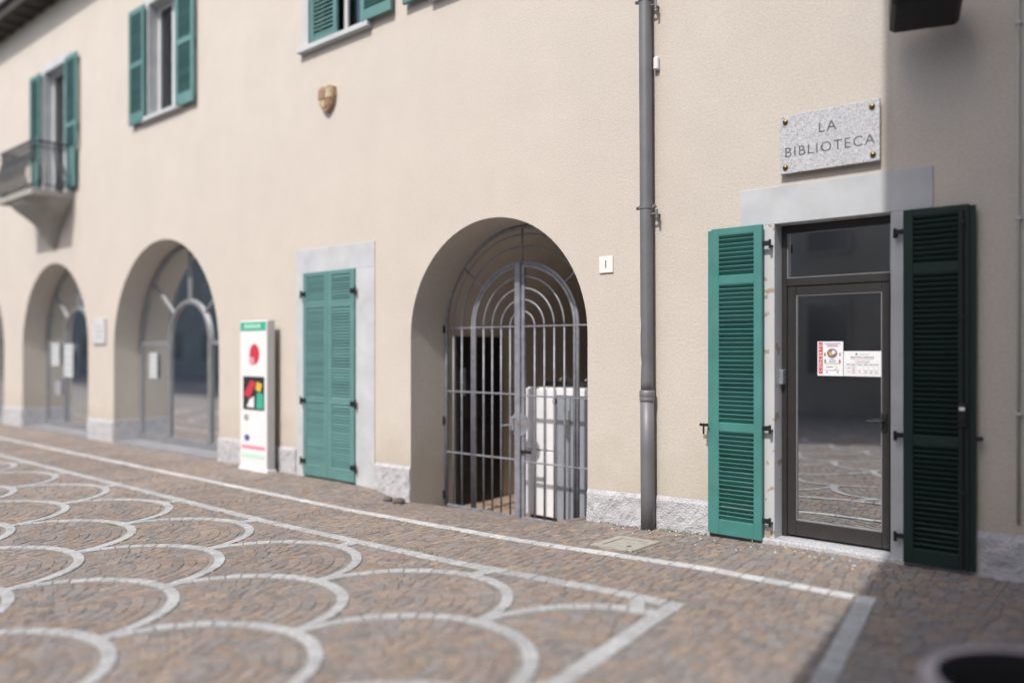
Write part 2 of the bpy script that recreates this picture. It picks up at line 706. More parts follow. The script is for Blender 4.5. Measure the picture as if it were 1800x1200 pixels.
# bands along the wall and the right side: segmental arches
W = 1.28
RW = W / math.sqrt(2) * 1.05
pit = .092
for c in range(-19, 4):
    xc = c * W - .35
    yoff = random.uniform(0, pit)
    for j in range(-100, 9):
        x = xc - W / 2
        first = True
        while x < xc + W / 2 - .03:
            ln = random.uniform(.072, .112)
            if first:
                ln *= random.uniform(.5, 1)
                first = False
            x1 = min(x + ln, xc + W / 2)
            if xc + W / 2 - x1 < .045:
                x1 = xc + W / 2
            g = .0045
            q = []
            for xx, up in ((x + g, 0), (x1 - g, 0), (x1 - g, 1), (x + g, 1)):
                h = -(math.sqrt(RW * RW - (xx - xc) ** 2) - RW)
                q.append((xx, yoff + (j + up) * pit + h + (g if not up else -g)))
            cx, cy = (x + x1) / 2, sum(p[1] for p in q) / 4
            if -8.8 < cy < .52 and not in_pattern(cx, cy) and -23.5 < cx < 2.5:
                add_cob(q)
            x = x1
# inside the scales: concentric rows
for yk, k in ROWS:
    for c in CEN[k]:
        r = .0
        while r < 1.65:
            r0, r1 = r, r + .0915
            rm = (r0 + r1) / 2
            n = max(3, int(2 * math.pi * rm / .097))
            ph = random.random()
            for i in range(n):
                a0, a1 = 2 * math.pi * (i + ph) / n, 2 * math.pi * (i + 1 + ph) / n
                am = (a0 + a1) / 2
                cx, cy = c + rm * math.cos(am), yk + rm * math.sin(am)
                if not (in_pattern(cx, cy) and cy > -8.8 and -23.5 < cx):
                    continue
                if scale_owner(cx, cy) != (k, c):
                    continue
                gr, ga = .0045, .0045 / max(rm, .05)
                add_cob([(c + (r1 - gr) * math.cos(a0 + ga), yk + (r1 - gr) * math.sin(a0 + ga)),
                         (c + (r1 - gr) * math.cos(a1 - ga), yk + (r1 - gr) * math.sin(a1 - ga)),
                         (c + (r0 + gr) * math.cos(a1 - ga), yk + (r0 + gr) * math.sin(a1 - ga)),
                         (c + (r0 + gr) * math.cos(a0 + ga), yk + (r0 + gr) * math.sin(a0 + ga))][::-1])
            r = r1


def add_sett(quad):
    cx = sum(p[0] for p in quad) / 4
    cy = sum(p[1] for p in quad) / 4
    vv, ff = stone(quad, .006, tilt=.0015, inset=.005)
    sett.append((vv, ff, whitish(cx, cy), (cx, cy)))


def sett_line(p0, p1, w, lo, hi):
    p0, p1 = Vector(p0), Vector(p1)
    L = (p1 - p0).length
    t = (p1 - p0) / L
    nrm = Vector((-t.y, t.x)) * w / 2
    s = 0
    while s < L - .02:
        e = min(s + random.uniform(lo, hi), L)
        if L - e < .06:
            e = L
        a, b = p0 + t * (s + .004), p0 + t * (e - .004)
        j = lambda: Vector((random.uniform(-.004, .004), random.uniform(-.004, .004)))
        add_sett([tuple(a - nrm + j()), tuple(b - nrm + j()), tuple(b + nrm + j()), tuple(a + nrm + j())])
        s = e


sett_line((-23.5, L1Y), (side1(L1Y) - .065, L1Y), .09, .13, .21)
sett_line((side1(L1Y), L1Y + .055), (side1(-8.6), -8.6), .115, .13, .21)
sett_line((-23.5, L2Y), (side2(L2Y) - .065, L2Y), .098, .11, .17)
sett_line((side2(L2Y), L2Y + .055), (side2(-8.6), -8.6), .115, .13, .20)
sett_line((-2.80, -2.13), (-2.67, -2.36), .10, .10, .13)
for yk, k in ROWS:
    for c in CEN[k]:
        n = 22
        for i in range(n):
            a0, a1 = math.pi * (i + .03) / n, math.pi * (i + .97) / n
            am = (a0 + a1) / 2
            x, y = c + SR * math.cos(am), yk + SR * math.sin(am)
            if y > L2Y - .04 or x > side2(y) - .04 or y < -8.7 or x < -23.5:
                continue
            ri, ro = SR - .041, SR + .041
            add_sett([(c + ri * math.cos(a1), yk + ri * math.sin(a1)), (c + ri * math.cos(a0), yk + ri * math.sin(a0)),
                      (c + ro * math.cos(a0), yk + ro * math.sin(a0)), (c + ro * math.cos(a1), yk + ro * math.sin(a1))])


def in_view(x, y):
    n = y + 6.7
    c_, s_ = math.cos(R(40.486)), math.sin(R(40.486))
    X, Z = x * c_ + n * s_, -x * s_ + n * c_
    return Z > .5 and abs(X / Z) < .66 and 1.66 / Z < .44


def tone(me, cols):
    a = me.attributes.new('tone', 'FLOAT_COLOR', 'POINT')
    a.data.foreach_set('color', [v for c in cols for v in (*c, 1)])


def lay(stones, name, field, m):
    stones.sort(key=lambda s: (not in_view(*s[3]), math.hypot(s[3][0], s[3][1] + 6.7)))
    for vv, ff, c, ctr in stones[:298]:
        o = MB().add(vv, ff).build(name, m, ground)
        tone(o.data, [c] * len(vv))
    mb = MB()
    cols = []
    for vv, ff, c, ctr in stones[298:]:
        mb.add(vv, ff)
        cols += [c] * len(vv)
    o = mb.build(field, m, ground)
    tone(o.data, cols)
    o['kind'] = 'stuff'


lay(cob, 'cobble', 'cobble_field', 'porphyry')
lay(sett, 'white_sett', 'white_sett_field', 'white_stone')

# ------------------------------------------------------------------ main building
B = thing('plaster_building', (-10, 0, 0), 'long cream plastered building with arches, green shutters and a glazed library door', 'building')

ARCH = {  # centre, radius, springing, bottom
    'a4': (-23.78, 1.83, 1.71, -.35), 'a3': (-18.845, 1.835, 1.71, -.35),
    'a2': (-13.876, 1.945, 1.67, -.35), 'a1': (-6.037, 1.335, 1.82, -.5)}
DOOR = (-2.737, -1.80, -.1, 2.745)
GREEN = (-9.585, -8.435, -.3, 2.745)
WIN = {'w3': (-19.35, -18.02, 4.9, 7.78), 'w2': (-14.36, -13.24, 5.86, 7.9), 'w1': (-9.50, -8.28, 5.93, 7.95), 'w0': (-6.80, -5.58, 5.93, 7.95)}
loops = [(arch_loop(*ARCH[k]), .6) for k in ARCH]
loops.append((rect_loop(*DOOR), .30))
loops.append((rect_loop(*GREEN), .16))
loops += [(rect_loop(*WIN[k]), .26) for k in WIN]
outer = rect_loop(-28, 5.5, -.7, 9.2)
mb = MB()
polys = [[Vector((x, z, 0)) for x, z in outer]] + [[Vector((x, z, 0)) for x, z in l] for l, d in loops]
flat = [p for poly in polys for p in poly]
tris = tessellate_polygon(polys)
mb.v = [(p.x, 0, p.y) for p in flat]
for a, b, c in tris:
    nrm = (flat[b] - flat[a]).cross(flat[c] - flat[a]).z
    mb.f.append((a, b, c) if nrm > 0 else (a, c, b))
mb.build('wall', 'plaster', B)
for loop, d in loops:
    m2 = MB()
    n = len(loop)
    # rounded plaster arris, then the reveal running back
    m2.v = [(x, 0, z) for x, z in loop] + [(x, d, z) for x, z in loop]
    m2.f = [(i, (i + 1) % n, (i + 1) % n + n, i + n) for i in range(n)]
    if loop is loops[4][0]:
        m2.build('reveal', 'jamb_paint', B)
    elif loop is loops[0][0] or n > 10:
        m2.build('reveal', 'plaster', B)
    else:
        m2.build('reveal', 'surround', B)

# plinth of rough cement
def plinth(x0, x1, h0, h1, y=-.022):
    m2 = MB()
    nxs = max(2, int((x1 - x0) / .035))
    nz = 14
    zb = -.35
    for j in range(nz + 1):
        for i in range(nxs + 1):
            x = x0 + (x1 - x0) * i / nxs
            zt = h0 + (h1 - h0) * i / nxs + .012 * noise.noise((x * 3, 1, 0))
            z = zb + (zt - zb) * j / nz
            d = .012 * noise.noise((x * 9, 0, z * 9)) + .009 * noise.noise((x * 26, 4, z * 26))
            edge = 1 if j < nz else 0
            m2.v.append((x, (y + d * edge) if edge else -.002, z))
    w = nxs + 1
    m2.f = [(j * w + i, j * w + i + 1, (j + 1) * w + i + 1, (j + 1) * w + i) for j in range(nz) for i in range(nxs)]
    k = len(m2.v)
    for x in (x0, x1):
        i0 = 0 if x == x0 else nxs
        col = [m2.v[j * w + i0] for j in range(nz + 1)]
        s = len(m2.v)
        m2.v += [(p[0], .0, p[2]) for p in col]
        m2.f += [(j * w + i0, (j + 1) * w + i0, s + j + 1, s + j) for j in range(nz)]
    return m2.build('plinth', 'rough_cement', B)


plinth(-21.95, -20.68, .31, .32)
plinth(-17.01, -15.82, .30, .30)
plinth(-11.93, -9.79, .27, .25)
plinth(-8.04, -7.374, .21, .22)
plinth(-4.70, -3.052, .245, .30)
plinth(-1.498, 5.4, .33, .38)
for k in ('a2', 'a3', 'a4'):
    xc, r, zs, zb = ARCH[k]
    MB().box(xc - r + .002, xc - r + .02, .004, .58, zb, .30, bev=.006).build('plinth', 'rough_cement', B)
    MB().box(xc + r - .02, xc + r - .002, .004, .58, zb, .30, bev=.006).build('plinth', 'rough_cement', B)

# eave
m2 = MB()
m2.box(-28, 5.5, -.42, .3, 9.2, 9.3)
m2.build('soffit', 'soffit_timber', B)
m2 = MB()
m2.box(-28, 5.5, -.47, -.425, 9.2, 9.42)
m2.build('fascia', 'soffit_timber', B)
m2 = MB()
m2.add([(-28, -.55, 9.43), (5.5, -.55, 9.43), (5.5, 4, 11.2), (-28, 4, 11.2), (-28, -.55, 9.49), (5.5, -.55, 9.49), (5.5, 4, 11.26), (-28, 4, 11.26)],
       [(0, 3, 2, 1), (4, 5, 6, 7), (0, 1, 5, 4), (1, 2, 6, 5), (2, 3, 7, 6), (3, 0, 4, 7)])
m2.build('roof', 'roof_tile', B)
rm = MB().box(-.04, .04, -.38, -.004, -.045, 0.)
first = rm.build('rafter_end', 'soffit_timber', B)
first.location = Vector((-27.5, 0, 9.199)) - B.location
first.data.transform(Matrix.Translation(B.location))
for i in range(1, 30):
    place(first.data, 'rafter_end', B, (-27.5 + i * .62, 0, 9.199))
# closed shell behind the facade
m2 = MB()
m2.box(-28, -27.9, .0, 9, -.7, 9.2)
m2.box(5.4, 5.5, .002, 9, -.7, 9.2)
m2.box(-27.9, 5.4, 8.9, 9, -.7, 9.2)
m2.box(-27.9, 5.4, .31, 8.9, 9.0, 9.1)
m2.build('rear_wall', 'plaster', B)


# ---- shutters with real louvres
SLATS = {}


def slat_mesh(w, m, lean):
    key = (round(w, 3), m, lean)
    if key not in SLATS:
        me = bpy.data.meshes.new('slat')
        M = Matrix.Rotation(R(lean), 4, 'X')
        b = MB().box(-w / 2, w / 2, -.0045, .0045, -.026, .026, bev=.0025, M=M)
        me.from_pydata([tuple(p) for p in b.v], [], b.f)
        me.materials.append(MATS[m])
        SLATS[key] = me
    return SLATS[key]


def shutter(x0, x1, z0, z1, yb, m, panels, stile=.09, t=.042, pitch=.0395, rebate=0, label=None, lean=38):
    """leaf lying in the XZ plane, back at yb, front at yb-t. panels: list of (zlo,zhi)."""
    yf = yb - t
    g = MB()
    g.box(x0, x0 + stile, yf, yb, z0, z1, bev=.004)
    g.box(x1 - stile, x1, yf, yb, z0, z1, bev=.004)
    ps = sorted(panels)
    edges = [z0] + [v for p in ps for v in p] + [z1]
    for a, b in zip(edges[::2], edges[1::2]):
        g.box(x0 + stile - .003, x1 - stile + .003, yf + .002, yb - .002, a, b, bev=.004)
    if rebate < 0:
        g.box(x0 - .04, x0 + .004, yf + .016, yb - .004, z0 + .004, z1 - .01, bev=.003)
    if rebate > 0:
        g.box(x1 - .004, x1 + .04, yf + .016, yb - .004, z0 + .004, z1 - .01, bev=.003)
    o = g.build('shutter', m, B)
    if label:
        o['label'] = label
    me = slat_mesh(x1 - x0 - 2 * stile + .004, m, lean)
    for a, b in ps:
        n = max(1, round((b - a) / pitch))
        for i in range(n):
            place(me, 'slat', o, ((x0 + x1) / 2, (yf + yb) / 2, a + (i + .5) * (b - a) / n + random.uniform(-.0012, .0012)),
                  (R(random.uniform(-2.2, 2.2)), R(random.uniform(-.25, .25)), 0))
    return o


def iron(parent, name='hinge'):
    return MB()


# library door shutters
PAN = [(.147, .938), (1.014, 2.245), (2.325, 2.685)]
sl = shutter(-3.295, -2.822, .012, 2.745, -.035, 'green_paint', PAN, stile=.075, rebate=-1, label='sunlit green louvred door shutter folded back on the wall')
sr = shutter(-1.694, -1.245, .03, 2.735, -.03, 'shaded_green_paint', PAN, stile=.07, rebate=1, label='green louvred door shutter in the shade, with the shade put into its paint')
MB().box(-3.31, -2.835, -.07, -.03, -.012, .011).build('bottom_seal', 'black_iron', sl)
for z in (2.578, .986, .189):
    m2 = MB()
    m2.box(-2.825, -2.755, -.072, -.06, z - .022, z + .022, bev=.004)
    m2.tube([(-2.755, -.066, z - .045), (-2.755, -.066, z + .03)], .012, 8)
    m2.tube([(-2.755, -.066, z - .02), (-2.755, .0, z - .02)], .009, 8)
    m2.build('hinge', 'black_iron', sl)
for z in (2.573, 1.002, .224):
    m2 = MB()
    m2.box(-1.755, -1.69, -.066, -.054, z - .02, z + .02, bev=.004)
    m2.tube([(-1.755, -.06, z - .045), (-1.755, -.06, z + .03)], .013, 8)
    m2.tube([(-1.755, -.06, z - .02), (-1.755, .0, z - .02)], .009, 8)
    m2.build('hinge', 'black_iron', sr)
m2 = MB()
m2.tube([(-3.36, .0, .985), (-3.36, -.095, .985)], .008, 8)
m2.box(-3.40, -3.315, -.10, -.088, .972, .998, bev=.003)
m2.box(-3.368, -3.352, -.098, -.092, .90, .975)
m2.build('shutter_catch', 'black_iron', sl)
m2 = MB()
m2.tube([(-1.185, .0, 1.015), (-1.185, -.09, 1.015)], .009, 8)
m2.box(-1.22, -1.15, -.095, -.082, 1.0, 1.03, bev=.003)
m2.build('shutter_catch', 'black_iron', sr)
MB().tube([(-1.285, -.088, .06), (-1.285, -.088, 2.70)], .009, 8).build('bolt_rod', 'black_iron', sr)
m2 = MB()
m2.box(-1.312, -1.258, -.105, -.072, 1.09, 1.265, bev=.006)
m2.tube([(-1.285, -.105, 1.16), (-1.285, -.125, 1.16)], .022, 12)
m2.build('bolt_case', 'black_iron', sr)
MB().box(-1.303, -1.267, -.1075, -.1055, 1.215, 1.24).build('maker_plate', 'paper', sr)
for z in (.6, 1.9, 2.6):
    MB().box(-1.302, -1.268, -.1, -.072, z - .012, z + .012, bev=.003).build('rod_guide', 'black_iron', sr)

# closed green double door
for (a, b, s) in ((-9.582, -9.012, 1), (-9.008, -8.438, 1)):
    sh = shutter(a, b, -.10, 2.742, -.004, 'green_paint_hazy', [(z0, z1) for z0, z1 in ((.05, .92), (1.0, 2.24), (2.33, 2.68))], stile=.085,
                 t=.035, label='closed green louvred door leaf beside the totem', lean=-38)
    hx = a + .01 if a < -9.3 else b - .01
    for z in (2.45, .95, .1):
        m2 = MB()
        m2.box(hx - .06, hx + .06, -.055, -.041, z - .03, z + .03, bev=.004)
        m2.tube([(hx + (.05 if a > -9.3 else -.05), -.05, z - .06), (hx + (.05 if a > -9.3 else -.05), -.05, z + .05)], .014, 8)
        m2.build('hinge', 'black_iron', sh)

# painted surrounds, standing a little proud of the plaster
def surround(x0, x1, zt, o0, o1, ot, zb, m, y=-.012):
    MB().box(x0, x1, y, -.002, ot, zt, bev=.003).build('lintel', m, B)
    MB().box(x0, o0, y, -.002, zb, ot - .001, bev=.003).build('jamb', m, B)
    MB().box(o1, x1, y, -.002, zb, ot - .001, bev=.003).build('jamb', m, B)


MB().box(-3.05, -1.50, -.010, -.002, 2.745, 3.065, bev=.002).build('lintel', 'surround', B)
MB().box(-3.05, -2.737, -.010, -.002, -.05, 2.744, bev=.002).build('jamb', 'jamb_paint', B)
MB().box(-1.80, -1.50, -.010, -.002, -.05, 2.744, bev=.002).build('jamb', 'surround', B)
surround(-9.78, -8.05, 3.08, GREEN[0], GREEN[1], GREEN[3], -.3, 'surround')
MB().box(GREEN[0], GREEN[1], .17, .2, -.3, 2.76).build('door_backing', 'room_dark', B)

# library glass door
D0, D1 = DOOR[0], DOOR[1]
fy = .15
g = MB()
g.box(D0 + .001, D0 + .045, fy, fy + .06, .035, 2.744, bev=.003)
g.box(D1 - .045, D1 - .001, fy, fy + .06, .035, 2.744, bev=.003)
g.box(D0 + .045, D1 - .045, fy, fy + .06, 2.675, 2.743, bev=.003)
g.box(D0 + .045, D1 - .045, fy - .004, fy + .06, 2.215, 2.285, bev=.004)
gd = g.build('glass_door', 'bronze_frame', B)
gd['label'] = 'dark bronze framed glass door of the library with transom'
g = MB()
g.box(-2.688, -2.612, fy + .003, fy + .055, .055, 2.21, bev=.004)
g.box(-1.911, -1.849, fy + .003, fy + .055, .055, 2.21, bev=.004)
g.box(-2.612, -1.911, fy + .004, fy + .054, .055, .185, bev=.004)
g.box(-2.612, -1.911, fy + .004, fy + .054, 2.135, 2.21, bev=.004)
g.build('door_leaf', 'bronze_frame', gd)
for (a, b, c, d) in ((-2.625, -1.900, .175, 2.145), (-2.70, -1.84, 2.275, 2.685)):
    MB().box(a, b, fy + .026, fy + .032, c, d).build('pane', 'door_glass', gd)
g = MB()
e = .007
for (a, b, c, d) in ((-2.612, -1.911, .185, 2.135), (-2.692, -1.845, 2.285, 2.675)):
    g.box(a, a + e, fy + .010, fy + .026, c, d)
    g.box(b - e, b, fy + .010, fy + .026, c, d)
    g.box(a + e, b - e, fy + .010, fy + .026, c, c + e)
    g.box(a + e, b - e, fy + .010, fy + .026, d - e, d)
g.build('glazing_bead', 'glazing_frame', gd)
g = MB()
g.box(-1.912, -1.868, fy - .012, fy + .003, 1.0, 1.15, bev=.004)
g.tube([(-1.89, fy - .012, 1.085), (-1.89, fy - .05, 1.085), (-1.90, fy - .055, 1.085), (-2.01, fy - .055, 1.08)], .0095, 8)
g.build('handle', 'black_iron', gd)
MB().box(-2.737, -2.70, .085, .15, 1.36, 1.49, bev=.004).build('strike_box', 'gate_iron', gd)
g = MB()
g.box(-2.84, -1.685, -.055, .30, -.05, .034, bev=.005)
g.build('threshold', 'granite', B)

# library room
def room(x0, x1, y0, y1, z0, z1, m, name='room_shell', split=None, m_low=None):
    g = MB()
    zz = split if split is not None else z0
    v = [(x0, y0), (x0, y1), (x1, y1), (x1, y0)]
    for (a, b) in zip(v, v[1:]):
        g.add([(a[0], a[1], zz), (b[0], b[1], zz), (b[0], b[1], z1), (a[0], a[1], z1)], [(0, 1, 2, 3)])
    g.add([(x0, y0, z1), (x1, y0, z1), (x1, y1, z1), (x0, y1, z1)], [(0, 1, 2, 3)])
    o = g.build(name, m, B)
    g = MB()
    if split is not None:
        for (a, b) in zip(v, v[1:]):
            g.add([(a[0], a[1], z0), (b[0], b[1], z0), (b[0], b[1], zz), (a[0], a[1], zz)], [(0, 1, 2, 3)])
    g.add([(x0, y0, z0), (x1, y0, z0), (x1, y1, z0), (x0, y1, z0)], [(0, 1, 2, 3)])
    g.build('room_floor', m_low or m, B)
    return o


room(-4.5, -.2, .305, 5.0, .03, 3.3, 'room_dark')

# glazed arches
def arch_glazing(key, post):
    xc, r, zs, zb = ARCH[key]
    z0 = -.09
    y0, y1 = .50, .56
    g = MB()
    g.tube(arc_pts(xc, .53, zs, r - .045, r - .045, n=36), .05, 6, caps=False)
    for s in (-1, 1):
        g.box(xc + s * (r - .045) - .05, xc + s * (r - .045) + .05, y0, y1, z0, zs)
    g.box(xc - r + .09, xc + r - .09, y0 + .005, y1 - .005, z0, z0 + .12)
    o = g.build('archway_glazing', 'glazing_frame', B)
    g = MB()
    for s in (-1, 1):
        g.box(xc + s * post - .055, xc + s * post + .055, y0 - .01, y1 + .01, z0 + .12, zs + .15)
    g.tube(arc_pts(xc, .53, zs + .15, post, post * .97, n=28), .058, 6, caps=False)
    g.build('door_frame', 'glazing_frame', o)
    for s in (-1, 1):
        MB().box(min(xc + s * (post + .055), xc + s * (r - .1)), max(xc + s * (post + .055), xc + s * (r - .1)), y0 + .003, y1 - .003, zs + .08, zs + .16).build('side_rail', 'glazing_frame', o)
    for a in (138, 90, 42):
        c_, s_ = math.cos(R(a)), math.sin(R(a))
        MB().tube([(xc + (post + .02) * c_, .53, zs + .15 + (post + .02) * s_), (xc + (r - .05) * c_, .53, zs + (r - .05) * s_)], .04, 6).build('radial_bar', 'glazing_frame', o)
    loop = arch_loop(xc, r - .03, zs, z0, 36)
    MB().prism(loop, .527, .533).build('pane', 'arch_glass', o)
    return o


ag2 = arch_glazing('a2', .74)
ag3 = arch_glazing('a3', .74)
ag4 = arch_glazing('a4', .74)
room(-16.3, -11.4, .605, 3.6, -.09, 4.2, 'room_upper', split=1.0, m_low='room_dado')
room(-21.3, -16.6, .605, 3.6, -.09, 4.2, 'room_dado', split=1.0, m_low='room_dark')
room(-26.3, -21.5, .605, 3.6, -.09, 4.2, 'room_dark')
for k in ('a2', 'a3', 'a4'):
    xc, r, zs, zb = ARCH[k]
    MB().box(xc - r + .003, xc + r - .003, -.012, .62, -.3, -.094, bev=.01).build('threshold', 'threshold_stone', B)

# passage behind the gate
xc, r, zs, zb = ARCH['a1']
loop = arch_loop(xc, r + .002, zs, zb)
g = MB()
n = len(loop)
g.v = [(x, .602, z) for x, z in loop] + [(x, 4.4, z) for x, z in loop]
g.f = [(i, (i + 1) % n, (i + 1) % n + n, i + n) for i in range(n - 1)]
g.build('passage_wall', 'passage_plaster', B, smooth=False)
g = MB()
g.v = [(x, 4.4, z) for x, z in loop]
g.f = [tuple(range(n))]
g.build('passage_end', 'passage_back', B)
tile = MB().box(-.145, .145, -.145, .145, -.03, 0, bev=.004)
tl = None
for i in range(9):
    for j in range(12):
        px, py = xc - r + .15 + i * .3, .78 + j * .3
        if px > -4.75:
            continue
        if tl is None:
            tl = tile.build('floor_tile', 'floor_tile', B, off=Vector((0, 0, 0))).data
            bpy.data.objects.remove(bpy.data.objects['floor_tile'])
        place(tl, 'floor_tile', B, (px, py, -.395 + random.uniform(-.002, .002)))
MB().box(xc - r, xc + r, .6, 4.4, -.5, -.41).build('passage_floor', 'mortar', B)
pd = MB().box(xc - r + .004, xc - r + .045, .79, 1.69, -.385, 1.84, bev=.004).build('passage_door', 'dark_timber', B)
for (z0, z1) in ((-.2, .55), (.75, 1.65)):
    MB().box(xc - r + .045, xc - r + .055, .93, 1.55, z0, z1, bev=.004).build('door_panel', 'dark_timber', pd)
MB().box(xc - r + .004, xc - r + .06, 1.85, 2.02, .75, 1.05, bev=.006).build('meter_box', 'totem_grey', B)

# upper windows
def window(key, left, right, zb, shut_m='green_paint_hazy', sill=True, lead=None):
    x0, x1, z0, z1 = WIN[key]
    g = MB()
    for a, b in ((x0 + .003, x0 + .06), (x1 - .06, x1 - .003), ((x0 + x1) / 2 - .035, (x0 + x1) / 2 + .035)):
        g.box(a, b, .17, .23, z0 + .003, z1 - .003, bev=.004)
    g.box(x0 + .06, x1 - .06, .172, .228, z1 - .065, z1 - .003, bev=.004)
    g.box(x0 + .06, x1 - .06, .172, .228, z0 + .003, z0 + .075, bev=.004)
    o = g.build('window', 'window_white', B)
    for a, b in ((x0 + .06, (x0 + x1) / 2 - .035), ((x0 + x1) / 2 + .035, x1 - .06)):
        MB().box(a - .004, b + .004, .198, .203, z0 + .07, z1 - .06).build('pane', 'window_glass', o)
    for xm, wd in ((x0 + .28, .24), (x1 - .2, .14)):
        g = MB()
        nn = 40
        for i in range(nn + 1):
            x = xm - wd + 2 * wd * i / nn
            y = .30 + .018 * math.sin(i * 1.1)
            g.v += [(x, y, z0 + .01), (x, y, z1 - .02)]
        g.f = [(2 * i, 2 * i + 2, 2 * i + 3, 2 * i + 1) for i in range(nn)]
        g.build('curtain', 'curtain', o, smooth=True)
    g = MB()
    g.box(x0 - .1, x1 + .1, .9, .95, z0 - .1, z1 + .1)
    g.box(x0 - .1, x0 - .05, .262, .9, z0 - .1, z1 + .1)
    g.box(x1 + .05, x1 + .1, .262, .9, z0 - .1, z1 + .1)
    g.box(x0 - .05, x1 + .05, .262, .9, z1 + .05, z1 + .1)
    g.box(x0 - .05, x1 + .05, .262, .9, z0 - .1, z0 - .05)
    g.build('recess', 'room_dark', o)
    if sill:
        MB().box(x0 - .17, x1 + .17, -.09, .17, z0 - .075, z0 - .001, bev=.006).build('sill', 'surround', o)
    s0 = .13
    MB().box(x0 - s0, x0, -.012, -.002, z0, z1, bev=.003).build('trim', 'surround', o)
    MB().box(x1, x1 + s0, -.012, -.002, z0, z1, bev=.003).build('trim', 'surround', o)
    MB().box(x0 - s0, x1 + s0, -.012, -.002, z1, z1 + .16, bev=.003).build('trim', 'surround', o)
    hw = (x1 - x0) / 2
    zp = [(z0 + .14, (z0 + z1) / 2 - .05), ((z0 + z1) / 2 + .05, z1 - .1)]
    w = .60
    if left == 'open':
        shutter(x0 - .03 - w, x0 - .03, zb, z1, -.05, shut_m, zp, stile=.08, pitch=.06)
    elif left == 'closed':
        shutter(x0 + .004, (x0 + x1) / 2 - .003, z0 + .005, z1 - .005, .06, shut_m, zp, stile=.08, pitch=.06, lean=-38)
    if right == 'open':
        shutter(x1 + .03, x1 + .03 + w, zb, z1, -.05, shut_m, zp, stile=.08, pitch=.06)
    return o


window('w0', 'open', 'open', 5.93)['label'] = 'upper window above the gate, only its sill in view'
window('w1', 'closed', 'open', 5.93)['label'] = 'upper window with one shutter closed over it'
window('w2', 'open', 'open', 5.80)['label'] = 'upper window with both green shutters open'
window('w3', 'open', 'open', 5.86, sill=False)['label'] = 'tall upper window behind the balcony'

# balcony
bx0, bx1, bd, bz = -19.72, -17.72, .8, 4.87
bal = MB().box(bx0, bx1, -bd, -.003, bz - .07, bz + .05, bev=.012).build('balcony', 'balcony_stone', B)
g = MB()
rings = []
prof = [(0, 1.0), (.06, .97), (.16, .86), (.28, .68), (.42, .50), (.56, .37), (.70, .28), (.80, .22), (.87, .15), (.90, .05)]
m_ = 17
for dz, f in prof:
    for i in range(m_):
        a = math.pi * i / (m_ - 1)
        # squarish plan at the top that becomes a half cone
        sx = math.copysign(abs(math.cos(a)) ** .7, math.cos(a))
        sy = math.sin(a) ** .7
        g.v.append(((bx0 + bx1) / 2 + sx * .97 * f, -.003 - sy * .77 * f, bz - .072 - dz))
for j in range(len(prof) - 1):
    for i in range(m_ - 1):
        g.f.append((j * m_ + i, j * m_ + i + 1, (j + 1) * m_ + i + 1, (j + 1) * m_ + i))
g.f.append(tuple((len(prof) - 1) * m_ + i for i in range(m_)))
g.build('corbel', 'balcony_stone', bal, smooth=True)
rail = [(bx1 - .04, -.004, 0), (bx1 - .04, -bd + .05, 0), (bx0 + .04, -bd + .05, 0), (bx0 + .04, -.004, 0)]
for z, rr in ((5.90, .024), (5.78, .012), (5.02, .014)):
    MB().tube([(p[0], p[1], z) for p in rail], rr, 8).build('rail', 'rail_iron', bal)
belly = [(0, 4.92), (-.09, 5.02), (-.15, 5.16), (-.13, 5.32), (-.04, 5.52), (.01, 5.7), (0, 5.9)]
segs = [(Vector(rail[i]), Vector(rail[i + 1])) for i in range(3)]
outs = [Vector((1, 0, 0)), Vector((0, -1, 0)), Vector((-1, 0, 0))]
for (a, b), o_ in zip(segs, outs):
    n_ = int((b - a).length / .09)
    for i in range(n_ + 1):
        p = a + (b - a) * ((i + .5) / (n_ + 1))
        MB().tube([(p.x - o_.x * d, p.y - o_.y * d, z) for d, z in belly], .011, 6).build('baluster', 'rail_iron', bal)

# ------------------------------------------------------------------ iron gate
G = thing('iron_gate', (-6.06, .6, -.36), 'grey iron bar gate with concentric arched top closing the middle archway', 'gate')
GY, GS = .60, 1.94
GC = -6.07


def bar(p0, p1, r_=.0115, name='bar', parent=G):
    mid = [(Vector(p0) * (1 - t) + Vector(p1) * t) for t in (0, .5, 1)]
    return MB().tube(mid, r_, 8).build(name, 'gate_iron', parent, smooth=True)


offs = [.19, .335, .48, .625]
for d in offs:
    for s in (-1, 1):
        bar((GC + s * d, GY, -.335), (GC + s * d, GY, GS))
    MB().tube(arc_pts(GC, GY, GS, d, d * .95, n=24), .0115, 8).build('arched_bar', 'gate_iron', G, smooth=True)
for d in (1.0, 1.15):
    for s in (-1, 1):
        bar((GC + s * d, GY, -.335), (GC + s * d, GY, GS))
    MB().tube(arc_pts(GC, GY, GS, d, d * .955, n=30), .0105, 8).build('arched_bar', 'gate_iron', G, smooth=True)
RO = 1.275
frame = MB()
frame.tube([(GC - RO, GY, -.36), (GC - RO, GY, GS)] + arc_pts(GC, GY, GS, RO, RO * .93, n=40)[1:] + [(GC + RO, GY, -.36)], .024, 8)
frame.build('frame', 'gate_iron', G, smooth=True)
for s in (-1, 1):
    for k_, dd in enumerate((.772, .815)):
        pts = [(GC + s * dd, GY, -.36), (GC + s * dd, GY, GS - .02), (GC + s * dd, GY, GS)]
        pts += arc_pts(GC, GY, GS, dd, dd * .93, 180 if s < 0 else 0, 90, n=18)[1:]
        MB().tube(pts, .021, 8).build('leaf_stile', 'gate_iron', G, smooth=True)
